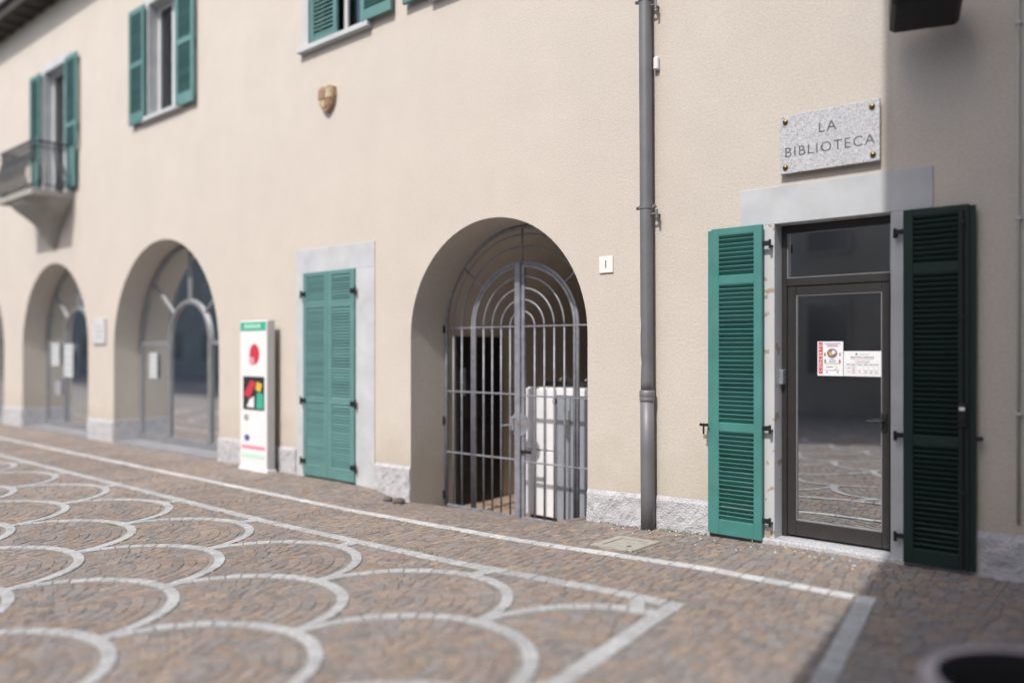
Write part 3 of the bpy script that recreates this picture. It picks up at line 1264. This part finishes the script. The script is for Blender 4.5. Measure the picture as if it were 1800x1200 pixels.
for z in (GS, 1.13, .347):
    MB().box(GC - RO + .02, GC - .05, GY - .018, GY + .018, z - .009, z + .009, bev=.003).build('rail', 'gate_iron', G)
    MB().box(GC + .01, GC + RO - .02, GY - .018, GY + .018, z - .009 - (.012 if z < 1.5 else 0), z + .009 - (.012 if z < 1.5 else 0), bev=.003).build('rail', 'gate_iron', G)
MB().box(GC - RO + .02, GC - .05, GY - .02, GY + .02, -.358, -.322, bev=.004).build('rail', 'gate_iron', G)
MB().box(GC + .01, GC + .79, GY - .025, GY + .025, -.368, -.318, bev=.004).build('rail', 'gate_iron', G)
MB().box(GC - .088, GC - .004, GY - .045, GY + .02, -.37, 2.70, bev=.004).build('meeting_stile', 'gate_iron', G)
MB().box(GC + .0, GC + .045, GY - .02, GY + .02, -.368, 2.66, bev=.003).build('meeting_stile', 'gate_iron', G)
for a in (140, 90, 40):
    c_, s_ = math.cos(R(a)), math.sin(R(a))
    bar((GC + .80 * c_, GY, GS + .80 * .93 * s_), (GC + RO * c_, GY, GS + RO * .93 * s_), .013, 'radial_bar')
g = MB()
for zz in (.70,):
    nn = 28
    g.v = []
    for yy in (GY - .030, GY - .022):
        g.v += [(GC - .03 + .135 * math.cos(2 * math.pi * i / nn), yy, .775 + .145 * math.sin(2 * math.pi * i / nn)) for i in range(nn)]
    g.f = [tuple(range(nn)), tuple(range(2 * nn - 1, nn - 1, -1))] + [(i, (i + 1) % nn, (i + 1) % nn + nn, i + nn) for i in range(nn)]
lk = g.build('lock_plate', 'gate_iron', G)
MB().box(GC - .15, GC - .09, GY - .06, GY - .03, .70, .86, bev=.005).build('lock_case', 'gate_iron', lk)
MB().tube([(GC - .12, GY - .06, .77), (GC - .12, GY - .10, .77), (GC - .24, GY - .105, .755)], .009, 8).build('handle', 'chrome', lk)
MB().box(GC + .005, GC + .16, GY - .05, GY - .026, .44, .475, bev=.004).build('latch_bar', 'black_iron', G)
for z in (1.93, .75, -.2):
    MB().tube([(GC - RO - .02, GY - .03, z - .05), (GC - RO - .02, GY - .03, z + .05)], .02, 8).build('hinge', 'black_iron', G)

# things in the passage
F = thing('fridge', (-6.0, 1.15, -.395), 'white enamel fridge freezer behind the right half of the iron gate', 'fridge')
MB().box(-6.245, -5.762, .90, 1.45, -.36, 1.205, bev=.012).build('cabinet', 'white_enamel', F)
MB().box(-6.243, -5.764, .852, .895, .452, 1.19, bev=.01).build('door', 'white_enamel', F)
MB().box(-6.243, -5.764, .852, .895, -.345, .440, bev=.01).build('door', 'white_enamel', F)
MB().box(-5.80, -5.745, .835, .87, 1.02, 1.08, bev=.008).build('door_hinge', 'black_iron', F)
for x in (-6.2, -5.8):
    MB().tube([(x, .95, -.395), (x, .95, -.35)], .02, 8).build('foot', 'black_iron', F)
    MB().tube([(x, 1.4, -.395), (x, 1.4, -.35)], .02, 8).build('foot', 'black_iron', F)

K = thing('metal_locker', (-5.4, 1.15, -.395), 'grey steel locker with lever lock standing right of the white fridge', 'locker')
MB().box(-5.75, -4.99, .87, 1.35, -.393, 1.11, bev=.006).build('body', 'locker_grey', K)
MB().box(-5.745, -5.555, .852, .868, -.37, 1.095, bev=.004).build('door', 'locker_grey', K)
ld = MB().box(-5.545, -5.0, .852, .868, -.37, 1.095, bev=.004).build('door', 'locker_grey', K)
MB().tube([(-5.565, .842, -.34), (-5.565, .842, .95)], .007, 8).build('lock_rod', 'chrome', K)
g = MB()
g.box(-5.60, -5.545, .828, .851, .62, .84, bev=.006)
g.tube([(-5.57, .83, .80), (-5.57, .80, .78), (-5.572, .795, .66)], .013, 8)
g.build('lever', 'chrome', K)
MB().box(-5.77, -4.98, .86, 1.40, 1.115, 1.21, bev=.01).build('top_panel', 'white_enamel', K)

T = thing('clothes_rail', (-5.6, 1.2, 1.21), 'dark clothes rail lying across the top of the white fridge and locker', 'rail')
MB().tube([(-6.12, 1.12, 1.245), (-5.0, 1.12, 1.245)], .034, 10).build('tube', 'black_iron', T, smooth=True)
for x in (-5.95, -5.25):
    MB().box(x - .02, x + .02, 1.08, 1.16, 1.209, 1.222, bev=.003).build('foot', 'black_iron', T)
for hx, hr, lab in ((-5.82, .3, 'wire coat hanger on the dark rail above the fridge door'), (-5.44, -.5, 'wire coat hanger on the rail, partly cut off by the arch edge')):
    pts = [(hx - .1, 1.12, 1.29), (hx, 1.12, 1.355), (hx + .1, 1.12, 1.28)]
    g = MB().tube(pts, .008, 6)
    g.tube([(hx, 1.12, 1.355), (hx, 1.12, 1.375), (hx + .025, 1.12, 1.40), (hx + .012, 1.12, 1.43), (hx - .018, 1.12, 1.42)], .006, 6)
    g.tube([(hx - .1, 1.12, 1.29), (hx + .1, 1.12, 1.28)], .006, 6)
    tag(g.build('coat_hanger', 'chrome'), lab, 'hanger', 'coat hangers on the fridge')
for i, (x0, x1, w, lab) in enumerate(((-7.0, -7.25, .16, 'grey plank leaning on the passage wall, leftmost of three'), (-6.68, -6.98, .18, 'grey plank leaning on the passage wall, middle of three'),
                                      (-6.28, -6.6, .14, 'grey plank leaning on the passage wall, rightmost of three'))):
    Mx = Matrix.Translation((x0, 3.5 + .15 * i, -.39)) @ Matrix.Rotation(math.atan2(x1 - x0, 2.9), 4, 'Y') @ Matrix.Rotation(R(-9), 4, 'X')
    tag(MB().box(-w / 2, w / 2, -.015, .015, .01, 3.0, bev=.003, M=Mx).build('leaning_plank', 'plank_wood'), lab, 'plank', 'planks leaning in the passage')
for i, (x, y, rz, lab) in enumerate(((-7.05, 2.2, .3, 'orange brick lying on the passage floor behind the gate'), (-7.24, 2.05, 1.2, 'tilted orange tile piece beside the brick in the passage'))):
    Mx = Matrix.Translation((x, y, -.355 + .05 * i)) @ Matrix.Rotation(rz, 4, 'Z') @ Matrix.Rotation(R(55 * i), 4, 'X')
    tag(MB().box(-.13, .13, -.06, .06, -.035, .035, bev=.006, M=Mx).build('loose_brick', 'terracotta'), lab, 'brick')
nt_ = thing('door_notice', (xc - r + .05, .95, 1.2), 'grey paper notice fixed to the black passage door', 'notice')
MB().box(xc - r + .0455, xc - r + .049, .84, 1.06, 1.06, 1.42).build('sheet', 'ink_grey', nt_)
for z in (1.34, 1.30, 1.26, 1.2, 1.16):
    MB().box(xc - r + .049, xc - r + .050, .88, 1.02, z - .006, z + .006).build('text_line', 'ink', nt_)

# ------------------------------------------------------------------ wall fittings
P = thing('downpipe', (-3.945, -.085, -.04), 'grey metal rainwater downpipe running up the wall left of the library door', 'downpipe')
px = lambda z: -3.945 - .006 * z
zs_ = [1.27 + i * .09 for i in range(89)]
pts, rad = [], []
for z in zs_:
    d = 1.6 - z
    dent = .010 * math.exp(-((z - 1.52) / .06) ** 2) + .005 * math.exp(-((z - 1.9) / .05) ** 2)
    pts.append((px(z) + dent * .5, -.085, z))
    rad.append(.060 - dent * .6 + .0012 * noise.noise((0, 0, z * 3)))
MB().tube(pts, .06, 24, radii=rad).build('upper_pipe', 'pipe_zinc', P, smooth=True)
MB().tube([(px(z), -.085, z) for z in (-.06, .3, .7, 1.2)], .066, 24).build('lower_pipe', 'pipe_zinc', P, smooth=True)
MB().tube([(px(1.2), -.085, z) for z in (1.17, 1.175, 1.2, 1.205, 1.22, 1.27, 1.28)], .07, 24, radii=[.067, .072, .073, .069, .074, .073, .062]).build('joint_collar', 'pipe_zinc', P, smooth=True)
for z in (3.02, 5.0, 7.0):
    g = MB()
    g.tube([(px(z), -.085, z - .016), (px(z), -.085, z + .016)], .066, 24)
    for s in (-1, 1):
        g.box(px(z) + s * .085 - .022, px(z) + s * .085 + .022, -.09, -.08, z - .016, z + .016, bev=.003)
        g.tube([(px(z) + s * .092, -.105, z), (px(z) + s * .092, -.06, z)], .011, 8)
    g.tube([(px(z) + .1, -.085, z - .07), (px(z) + .1, 0., z - .07)], .01, 8)
    g.tube([(px(z) + .06, -.085, z - .07), (px(z) + .115, -.085, z - .07)], .009, 8)
    g.tube([(px(z) + .115, -.085, z - .11), (px(z) + .115, -.085, z - .03)], .012, 8)
    g.build('bracket', 'pipe_zinc', P)
MB().box(px(4.4) + .062, px(4.4) + .11, -.05, -.003, 4.33, 4.45, bev=.008).build('junction_box', 'white_tile', P)

S = thing('stone_plaque', (-2.27, -.03, 3.15), 'speckled granite plaque with engraved library name above the door', 'plaque')
tilt = R(.6)
MB().box(-2.672, -1.868, -.055, -.03, 3.152, 3.642, bev=.003).build('slab', 'granite', S)
for x, z in ((-2.622, 3.59), (-1.925, 3.585), (-2.622, 3.205), (-1.918, 3.205)):
    g = MB()
    nn = 16
    prof = [(.0, -.074), (.014, -.072), (.022, -.064), (.024, -.056), (.010, -.055), (.010, -.002)]
    for rr, yy in prof:
        g.v += [(x + rr * math.cos(2 * math.pi * i / nn), yy, z + rr * math.sin(2 * math.pi * i / nn)) for i in range(nn)]
    g.f = [(j * nn + i, j * nn + (i + 1) % nn, (j + 1) * nn + (i + 1) % nn, (j + 1) * nn + i) for j in range(len(prof) - 1) for i in range(nn)]
    g.build('stud', 'brass', S, smooth=True)
text_obj('LA', .125, 'lettering', 'engraved', S, face_M(-2.275, -.0556, 3.49), spacing=1.15, weight=-.0008)
text_obj('BIBLIOTECA', .118, 'lettering', 'engraved', S, face_M(-2.268, -.0556, 3.325), spacing=1.17, weight=-.0008)

N = thing('house_number', (-4.468, 0, 2.43), 'small white square tile with house number one', 'sign')
MB().box(-4.55, -4.388, -.016, -.001, 2.433, 2.597, bev=.003).build('tile', 'white_tile', N)
text_obj('1', .11, 'numeral', 'ink', N, face_M(-4.47, -.0168, 2.515))

# papers on the library door
yP = fy + .0255
C = thing('concert_poster', (-2.327, yP, 1.442), 'white portrait concert poster with red vertical title strip on the glass door', 'poster')
MB().box(-2.434, -2.222, yP - .001, yP, 1.442, 1.732).build('sheet', 'paper', C)
MB().box(-2.425, -2.390, yP - .0016, yP - .001, 1.459, 1.724).build('title_strip', 'ink_red', C)
text_obj('CONCERTO', .036, 'title', 'paper', C, face_M(-2.4075, yP - .0019, 1.5915, R(90)), depth=.0002, spacing=1.32, weight=.0004)
def disc(x, z, rx, rz, y, name, m, parent, n=24):
    return MB().add([(x + rx * math.cos(2 * math.pi * i / n), y, z + rz * math.sin(2 * math.pi * i / n)) for i in range(n)], [tuple(range(n))]).build(name, m, parent)


disc(-2.312, 1.632, .043, .040, yP - .0014, 'picture', 'ink_blue', C)
disc(-2.312, 1.634, .038, .034, yP - .0018, 'picture', 'ink_brown', C)
disc(-2.300, 1.640, .015, .018, yP - .0022, 'picture', 'paper', C)
disc(-2.325, 1.628, .012, .014, yP - .0022, 'picture', 'ink_yellow', C)
disc(-2.290, 1.622, .010, .008, yP - .0023, 'picture', 'ink_red', C)
for x, z, m_ in ((-2.372, 1.622, 'ink_brown'), (-2.247, 1.622, 'ink_grey'), (-2.370, 1.566, 'ink_green'), (-2.249, 1.564, 'ink_red')):
    disc(x, z, .008, .018, yP - .0014, 'picture', m_, C)
for z, w, m_ in ((1.714, .135, 'ink_blue'), (1.700, .09, 'ink_red'), (1.691, .10, 'ink_grey'), (1.582, .045, 'ink_grey'), (1.570, .06, 'ink_grey'), (1.558, .06, 'ink_grey'), (1.545, .13, 'ink_grey'),
                 (1.488, .12, 'ink_grey')):
    MB().box(-2.310 - w / 2, -2.310 + w / 2, yP - .0015, yP - .001, z - .0028, z + .0028).build('text_line', m_, C)
MB().box(-2.36, -2.305, yP - .0015, yP - .001, 1.512, 1.522).build('logotype', 'ink_grey', C)
MB().tube(arc_pts(-2.292, yP - .0012, 1.516, .018, .018, 100, -100, n=12), .003, 4).build('logo_mark', 'ink_yellow', C)
for x in (-2.355, -2.265):
    disc(x, 1.471, .005, .007, yP - .0014, 'crest', 'ink_blue', C)

O = thing('opening_hours_notice', (-2.06, yP, 1.443), 'white landscape opening hours notice with timetable on the glass door', 'notice')
MB().box(-2.210, -1.914, yP - .001, yP, 1.443, 1.651).build('sheet', 'paper', O)
disc(-2.108, 1.626, .007, .010, yP - .0014, 'crest', 'ink_blue', O)
MB().box(-2.088, -2.010, yP - .0015, yP - .001, 1.622, 1.626).build('text_line', 'ink_grey', O)
text_obj('BIBLIOTECA COMUNALE', .0165, 'heading', 'ink', O, face_M(-2.062, yP - .0017, 1.600), depth=.0001, weight=.0003)
for z, w, m_ in ((1.585, .18, 'ink_grey'), (1.567, .12, 'ink_red'), (1.556, .10, 'ink_grey')):
    MB().box(-2.062 - w / 2, -2.062 + w / 2, yP - .0015, yP - .001, z - .0018, z + .0018).build('text_line', m_, O)
xs_ = [-2.19, -2.150, -2.110, -2.055, -2.013, -1.972, -1.934]
for z in (1.548, 1.528, 1.496, 1.462):
    MB().box(xs_[0], xs_[-1], yP - .0014, yP - .001, z - .0006, z + .0006).build('table_rule', 'ink_grey', O)
for x in xs_:
    MB().box(x - .0006, x + .0006, yP - .0016, yP - .0014, 1.462, 1.548).build('table_rule', 'ink_grey', O)
for i in range(6):
    xm = (xs_[i] + xs_[i + 1]) / 2
    MB().box(xm - .014, xm + .014, yP - .0018, yP - .0015, 1.536, 1.541).build('text_line', 'ink', O)
    if i:
        for z in (1.486, 1.472) + ((1.519, 1.505) if i == 1 else ()):
            MB().box(xm - .011, xm + .011, yP - .0018, yP - .0015, z - .002, z + .002).build('text_line', 'ink_red' if i == 2 else 'ink', O)
    else:
        for z in (1.512, 1.479):
            MB().box(xm - .012, xm + .012, yP - .0018, yP - .0015, z - .002, z + .002).build('text_line', 'ink', O)

for c_ in O.children:
    c_.location.x -= .007

# papers in the arches
def paper(name, x0, x1, z0, z1, y, label, cat='notice', lines=4, m='notice_dim'):
    t = thing(name, ((x0 + x1) / 2, y, z0), label, cat)
    MB().box(x0, x1, y - .003, y - .001, z0, z1).build('sheet', m, t)
    for i in range(lines):
        z = z1 - (z1 - z0) * (i + .8) / (lines + .6)
        MB().box(x0 + .04, x1 - .04 - random.uniform(0, .1) * (x1 - x0), y - .004, y - .0031, z - .008, z + .008).build('text_line', 'ink_grey', t)


paper('white_notice', -15.40, -15.08, 1.12, 1.60, .495, 'tall white notice on the left side pane of the wide glazed arch')
paper('pale_poster', -19.55, -19.05, 1.05, 1.80, .48, 'pale blue poster on the door post of the farther glazed arch')
paper('pale_poster', -20.35, -19.85, 1.30, 1.82, .495, 'crumpled pale poster on the left pane of the farther glazed arch')
paper('small_flyer', -20.1, -19.75, .62, .95, .495, 'small grey flyer low on the left pane of the farther arch', lines=2, m='ink_grey')
paper('white_notice', -22.55, -22.1, 1.1, 1.45, .495, 'white paper at the farthest arch, cut by the left picture edge', lines=2)

# things behind the arch glass
bn = thing('low_bench', (-13.9, 1.6, -.09), 'low pale bench behind the glass of the wide arch', 'bench')
MB().box(-15.0, -12.7, 1.4, 1.85, .28, .36, bev=.01).build('seat', 'grey_marble', bn)
for x in (-14.8, -12.9):
    MB().box(x - .05, x + .05, 1.42, 1.83, -.089, .28, bev=.006).build('leg', 'glazing_frame', bn)
ch = thing('wooden_chair', (-15.2, 1.2, -.09), 'small reddish chair behind the left pane of the wide arch', 'chair')
MB().box(-15.4, -15.0, 1.0, 1.4, .34, .38, bev=.01).build('seat', 'terracotta', ch)
MB().box(-15.4, -15.0, 1.37, 1.4, .50, .80, bev=.01).build('backrest', 'terracotta', ch)
for x in (-15.38, -15.02):
    for y in (1.02, 1.385):
        MB().box(x - .018, x + .018, y - .012, y + .012, -.089, .34 if y < 1.2 else .5, bev=.003).build('leg', 'terracotta', ch)
bk = thing('cardboard_box', (-20.2, .9, -.09), 'tan cardboard box behind the farther arch glass', 'box')
MB().box(-20.3, -19.9, .75, 1.05, -.088, .30, bev=.004).build('carton', 'ink_yellow', bk)
MB().box(-20.3, -19.9, .88, .92, .3005, .303).build('tape', 'paper', bk)

# plate, emblem, totem, lamp, cable
w_ = thing('wall_plate', (-16.43, 0, 1.77), 'pale grey rectangular plate on the pier between the glazed arches', 'plate')
MB().box(-16.72, -16.14, -.035, -.012, 1.78, 2.28, bev=.004).build('plate', 'grey_marble', w_)
for z in (2.12, 2.02, 1.92):
    MB().box(-16.6, -16.26, -.037, -.0352, z - .01, z + .01).build('text_line', 'ink_grey', w_)
for x in (-16.66, -16.2):
    for z in (1.83, 2.23):
        MB().tube([(x, -.042, z), (x, -.001, z)], .014, 8).build('stud', 'brass', w_)

E_ = thing('wall_emblem', (-9.02, 0, 4.9), 'small painted terracotta shield on the wall below the first upper window', 'emblem')
E0 = lambda pts: [(-9.02 + (x + 9.02) * .8, 5.1 + (z - 5.12) * .8) for x, z in pts]
sh_ = [(-9.22, 5.30), (-9.12, 5.34), (-9.02, 5.31), (-8.92, 5.34), (-8.82, 5.30), (-8.81, 5.15), (-8.86, 5.02), (-8.94, 4.94), (-9.02, 4.90), (-9.10, 4.94), (-9.18, 5.02), (-9.23, 5.15)]
MB().prism(E0(sh_), -.07, -.001).build('shield', 'terracotta', E_)
mb_ = lambda pts, y, n_, m_: MB().prism(E0(pts), y, -.0702).build(n_, m_, E_)
mb_([(-9.19, 5.27), (-9.03, 5.27), (-9.03, 5.12), (-9.20, 5.12)], -.082, 'quarter', 'emblem_red')
mb_([(-9.01, 5.27), (-8.85, 5.27), (-8.84, 5.12), (-9.01, 5.12)], -.082, 'quarter', 'emblem_cream')
mb_([(-9.19, 5.10), (-9.03, 5.10), (-9.03, 4.95), (-9.13, 5.0)], -.082, 'quarter', 'emblem_cream')
mb_([(-9.01, 5.10), (-8.85, 5.10), (-8.91, 5.0), (-9.01, 4.95)], -.082, 'quarter', 'ink_brown')

TT = thing('information_totem', (-10.54, -.17, -.11), 'slim white totem with green header and coloured display against the wall', 'totem')
tx0, tx1, ty0, ty1 = -10.90, -10.18, -.24, -.10
MB().box(tx0, tx1, ty0 + .03, ty1, -.08, 2.10, bev=.01).build('body', 'totem_grey', TT)
MB().box(tx0 + .004, tx1 - .004, ty0, ty0 + .028, -.10, 2.09, bev=.008).build('front_panel', 'totem_white', TT)
MB().box(tx0 - .02, tx1 + .02, ty0 - .01, ty1 + .01, -.14, -.082, bev=.006).build('base', 'totem_white', TT)
fr = ty0 - .004
MB().box(tx0 + .02, tx1 - .02, fr, ty0 - .0005, 1.945, 2.075, bev=.001).build('header', 'totem_green', TT)
for i in range(5):
    MB().box(tx0 + .14 + i * .09, tx0 + .20 + i * .09, fr - .003, fr - .0005, 1.98, 2.04).build('header_mark', 'totem_mint', TT)
disc(-10.50, 1.60, .13, .15, fr, 'symbol', 'ink_red', TT)
disc(-10.56, 1.50, .07, .06, fr - .003, 'symbol', 'totem_pink', TT)
MB().box(tx0 + .10, tx1 - .06, fr - .004, ty0 - .0005, .78, 1.27, bev=.002).build('display', 'screen_dark', TT)
MB().add([(-10.78, fr - .006, 1.0), (-10.62, fr - .006, .95), (-10.45, fr - .006, 1.18), (-10.58, fr - .006, 1.22)], [(0, 1, 2, 3)]).build('display_image', 'ink_red', TT)
MB().add([(-10.46, fr - .006, 1.08), (-10.34, fr - .006, 1.04), (-10.28, fr - .006, 1.16), (-10.42, fr - .006, 1.2)], [(0, 1, 2, 3)]).build('display_image', 'ink_yellow', TT)
MB().add([(-10.44, fr - .006, .80), (-10.26, fr - .006, .80), (-10.26, fr - .006, 1.02), (-10.42, fr - .006, 1.04)], [(0, 1, 2, 3)]).build('display_image', 'totem_green', TT)
MB().add([(-10.70, fr - .006, .82), (-10.5, fr - .006, .81), (-10.5, fr - .006, .98), (-10.62, fr - .006, .93)], [(0, 1, 2, 3)]).build('display_image', 'totem_white', TT)
disc(-10.72, .66, .06, .05, fr, 'small_mark', 'ink_grey', TT)
disc(-10.70, .36, .07, .05, fr, 'small_mark', 'ink_blue', TT)
MB().box(tx0 + .05, tx1 - .05, fr, ty0 - .0005, .20, .25).build('pink_band', 'totem_pink', TT)
MB().box(tx0 + .05, tx1 - .05, fr, ty0 - .0005, .07, .13).build('mint_band', 'totem_mint', TT)

LM = thing('wall_lamp', (-1.45, 0, 4.2), 'dark box floodlight fixed high on the shaded wall at the top edge', 'lamp')
Ml = Matrix.Translation((-1.47, -.33, 4.20)) @ Matrix.Rotation(R(18), 4, 'Z') @ Matrix.Rotation(R(-22), 4, 'X')
MB().box(-.24, .22, -.17, .17, -.13, .13, bev=.03, M=Ml).build('housing', 'black_iron', LM)
MB().box(-.2, .18, -.176, -.168, -.10, .10, bev=.004, M=Ml).build('lens', 'screen_dark', LM)
g = MB()
g.tube([(-1.47, -.001, 4.32), (-1.47, -.14, 4.32), (-1.47, -.22, 4.24)], .025, 8)
g.box(-1.55, -1.39, -.02, -.001, 4.24, 4.40, bev=.004)
g.build('bracket', 'black_iron', LM)
CB = thing('wall_cable', (-.945, 0, .4), 'pale cable running straight down the shaded wall at the right edge', 'cable')
MB().tube([(-.945, -.012, .42), (-.945, -.012, 3), (-.94, -.012, 6), (-.94, -.012, 9.1)], .011, 8).build('sheath', 'cable_grey', CB, smooth=True)
for z in (1.2, 2.6, 4.0):
    MB().box(-.966, -.922, -.026, -.001, z - .012, z + .012, bev=.003).build('clip', 'cable_grey', CB)

# ------------------------------------------------------------------ things on the ground
zc = gz(-3.78, -.73)
MC = thing('manhole_cover', (-3.78, -.73, zc), 'square concrete manhole cover in the cobbles in front of the downpipe', 'manhole cover')
Mm = Matrix.Translation((-3.79, -.725, zc)) @ Matrix.Rotation(R(-2), 4, 'Z') @ Matrix.Rotation(-.035, 4, 'Y')
g = MB()
for (a, b, c, d) in ((-.22, .22, -.23, -.15), (-.22, .22, .15, .23), (-.22, -.14, -.15, .15), (.14, .22, -.15, .15)):
    g.box(a, b, c, d, -.03, .004, M=Mm)
g.build('frame', 'concrete_cover', MC)
MB().box(-.132, .132, -.142, .142, -.03, .002, bev=.004, M=Mm).build('lid', 'concrete_cover', MC)
MB().box(.08, .11, -.10, -.06, .0022, .004, M=Mm).build('lift_slot', 'black_iron', MC)

PL = thing('round_planter', (-.38, -3.42, 0), 'round clay planter tub in the shade, cut by the lower right corner', 'planter')
g = MB()
g.lathe(-.38, -3.42, [(.001, .01), (.29, .01), (.30, .03), (.355, .40), (.36, .42), (.385, .425), (.39, .44), (.39, .49), (.383, .50), (.338, .50)], 48)
g.build('tub', 'planter_clay', PL, smooth=True)
g = MB().lathe(-.38, -3.42, [(.338, .4995), (.333, .485), (.326, .40), (.30, .12)], 48)  # dark inner skin added so the tub looks shaded inside
g.build('inner_shade', 'soil', PL, smooth=True)
g = MB()
nn = 40
g.v = [(-.38, -3.42, .16)]
for rr in (.11, .22, .31):
    g.v += [(-.38 + rr * math.cos(2 * math.pi * i / nn), -3.42 + rr * math.sin(2 * math.pi * i / nn), 
             .15 + random.uniform(-.012, .012)) for i in range(nn)]
g.f = [(0, 1 + i, 1 + (i + 1) % nn) for i in range(nn)]
for k in range(2):
    g.f += [(1 + k * nn + i, 1 + (k + 1) * nn + i, 1 + (k + 1) * nn + (i + 1) % nn, 1 + k * nn + (i + 1) % nn) for i in range(nn)]
g.build('soil', 'soil', PL)

for i, (x, y, s, lab) in enumerate(((-7.56, -.22, .06, 'dark lump of rubble on the cobbles left of the gate, nearer the wall'), (-7.34, -.24, .075, 'dark lump of rubble on the cobbles at the left foot of the gate arch'))):
    bm = bmesh.new()
    bmesh.ops.create_icosphere(bm, subdivisions=3, radius=s)
    for v in bm.verts:
        v.co *= 1 + .35 * noise.noise(v.co * 9 + Vector((i * 5, 0, 0)))
        v.co.z *= .55
        v.co += Vector((x, y, gz(x, y) + s * .38))
    g = MB()
    bm.verts.index_update()
    g.v = [tuple(v.co) for v in bm.verts]
    g.f = [tuple(v.index for v in f.verts) for f in bm.faces]
    bm.free()
    tag(g.build('rubble_lump', 'rubble_grey', smooth=True), lab, 'rubble')

g = MB()
wr = random.Random(3)
spots = [(-4.9, -.35), (-4.72, -.12), (-4.1, -.06), (-3.75, -.05), (-3.6, -.07), (-3.55, -.95), (-5.1, -1.95), (-4.9, -2.0), (-2.6, -2.0), (-2.35, -2.02), (-4.45, -.05), (-9.1, -2.2), (-8.1, -2.12), (-3.4, -.04)]
for (sx, sy) in spots:
    for k in range(wr.randint(14, 30)):
        x, y = sx + wr.gauss(0, .05), sy + wr.gauss(0, .025)
        if y > -.03:
            y = -.03
        a = wr.uniform(0, 6.28)
        h = wr.uniform(.01, .035)
        z = gz(x, y) - .005
        dx, dy = math.cos(a) * .004, math.sin(a) * .004
        lx, ly = wr.uniform(-.015, .015), wr.uniform(-.015, .015)
        g.add([(x - dx, y - dy, z), (x + dx, y + dy, z), (x + lx, y + ly, z + h)], [(0, 1, 2)])
tag(g.build('weeds', 'weed_green'), 'tiny green weeds growing in the joints of the cobbles', 'weeds', kind='stuff')
g = MB()
for k in range(40):
    x = wr.uniform(-4.3, -1.9)
    y = -.02 - abs(wr.gauss(0, .16)) - .02
    if x > -2.9:
        y -= .07
    s = wr.uniform(.002, .007)
    z = gz(x, y) + .006
    a = wr.uniform(0, 3)
    M_ = Matrix.Translation((x, y, z)) @ Matrix.Rotation(a, 4, 'Z')
    g.box(-s, s, -s * .7, s * .7, -.004, .003, M=M_)
tag(g.build('paint_flakes', 'paper'), 'scattered white paint flakes on the cobbles under the wall', 'flakes', kind='stuff')


# ------------------------------------------------------------------ the other side of the square (seen in the glass, shades the right side)
def far_house(name, x0, x1, y0, y1, h, m, label, wins):
    t = thing(name, ((x0 + x1) / 2, (y0 + y1) / 2, -.2), label, 'building')
    MB().box(x0, x1, y0, y1, -.2, h).build('wall', m, t)
    MB().box(x0 - .0, x1, y0 - .0, y1 + .12, h + .001, h + .16).build('roof', 'roof_tile', t)
    for (x, z, w, hh) in wins:
        o = MB().box(x - w / 2 - .1, x + w / 2 + .1, y1 + .002, y1 + .05, z - .1, z + hh + .1).build('window', m, t)
        MB().box(x - w / 2, x + w / 2, y1 + .051, y1 + .06, z, z + hh).build('pane', 'far_pane', o)
    return t


far_house('opposite_house', -36, -2.6, -24, -15.5, 8.9, 'opposite_plaster', 'dim house across the square, mirrored in the library door glass',
          [(-4.5 - 3.2 * i, z, 1.1, 1.9) for i in range(12) for z in (1.0, 4.4, 7.4)])
ch_ = far_house('corner_house', -.99, 9.0, -15.0, -7.35, 19.0, 'tower_plaster', 'tall corner house behind the viewer whose edge shades the right side',
          [(1.5 + 3 * i, z, 1.0, 1.8) for i in range(3) for z in (3.6, 7.2, 10.8, 14.4)])
Mc = Matrix.Translation((-.99, -7.35, 0)) @ Matrix.Rotation(R(10), 4, 'Z') @ Matrix.Translation((.99, 7.35, 0))
ch_.matrix_world = Mc @ Matrix.Translation(ch_.location)
far_house('opposite_house', -120, -36.5, -32, -20, 13.0, 'opposite_plaster', 'taller dim house farther along the square, mirrored in the arch glass',
          [(-39 - 4 * i, z, 1.1, 1.9) for i in range(18) for z in (1.0, 4.4, 7.8)])
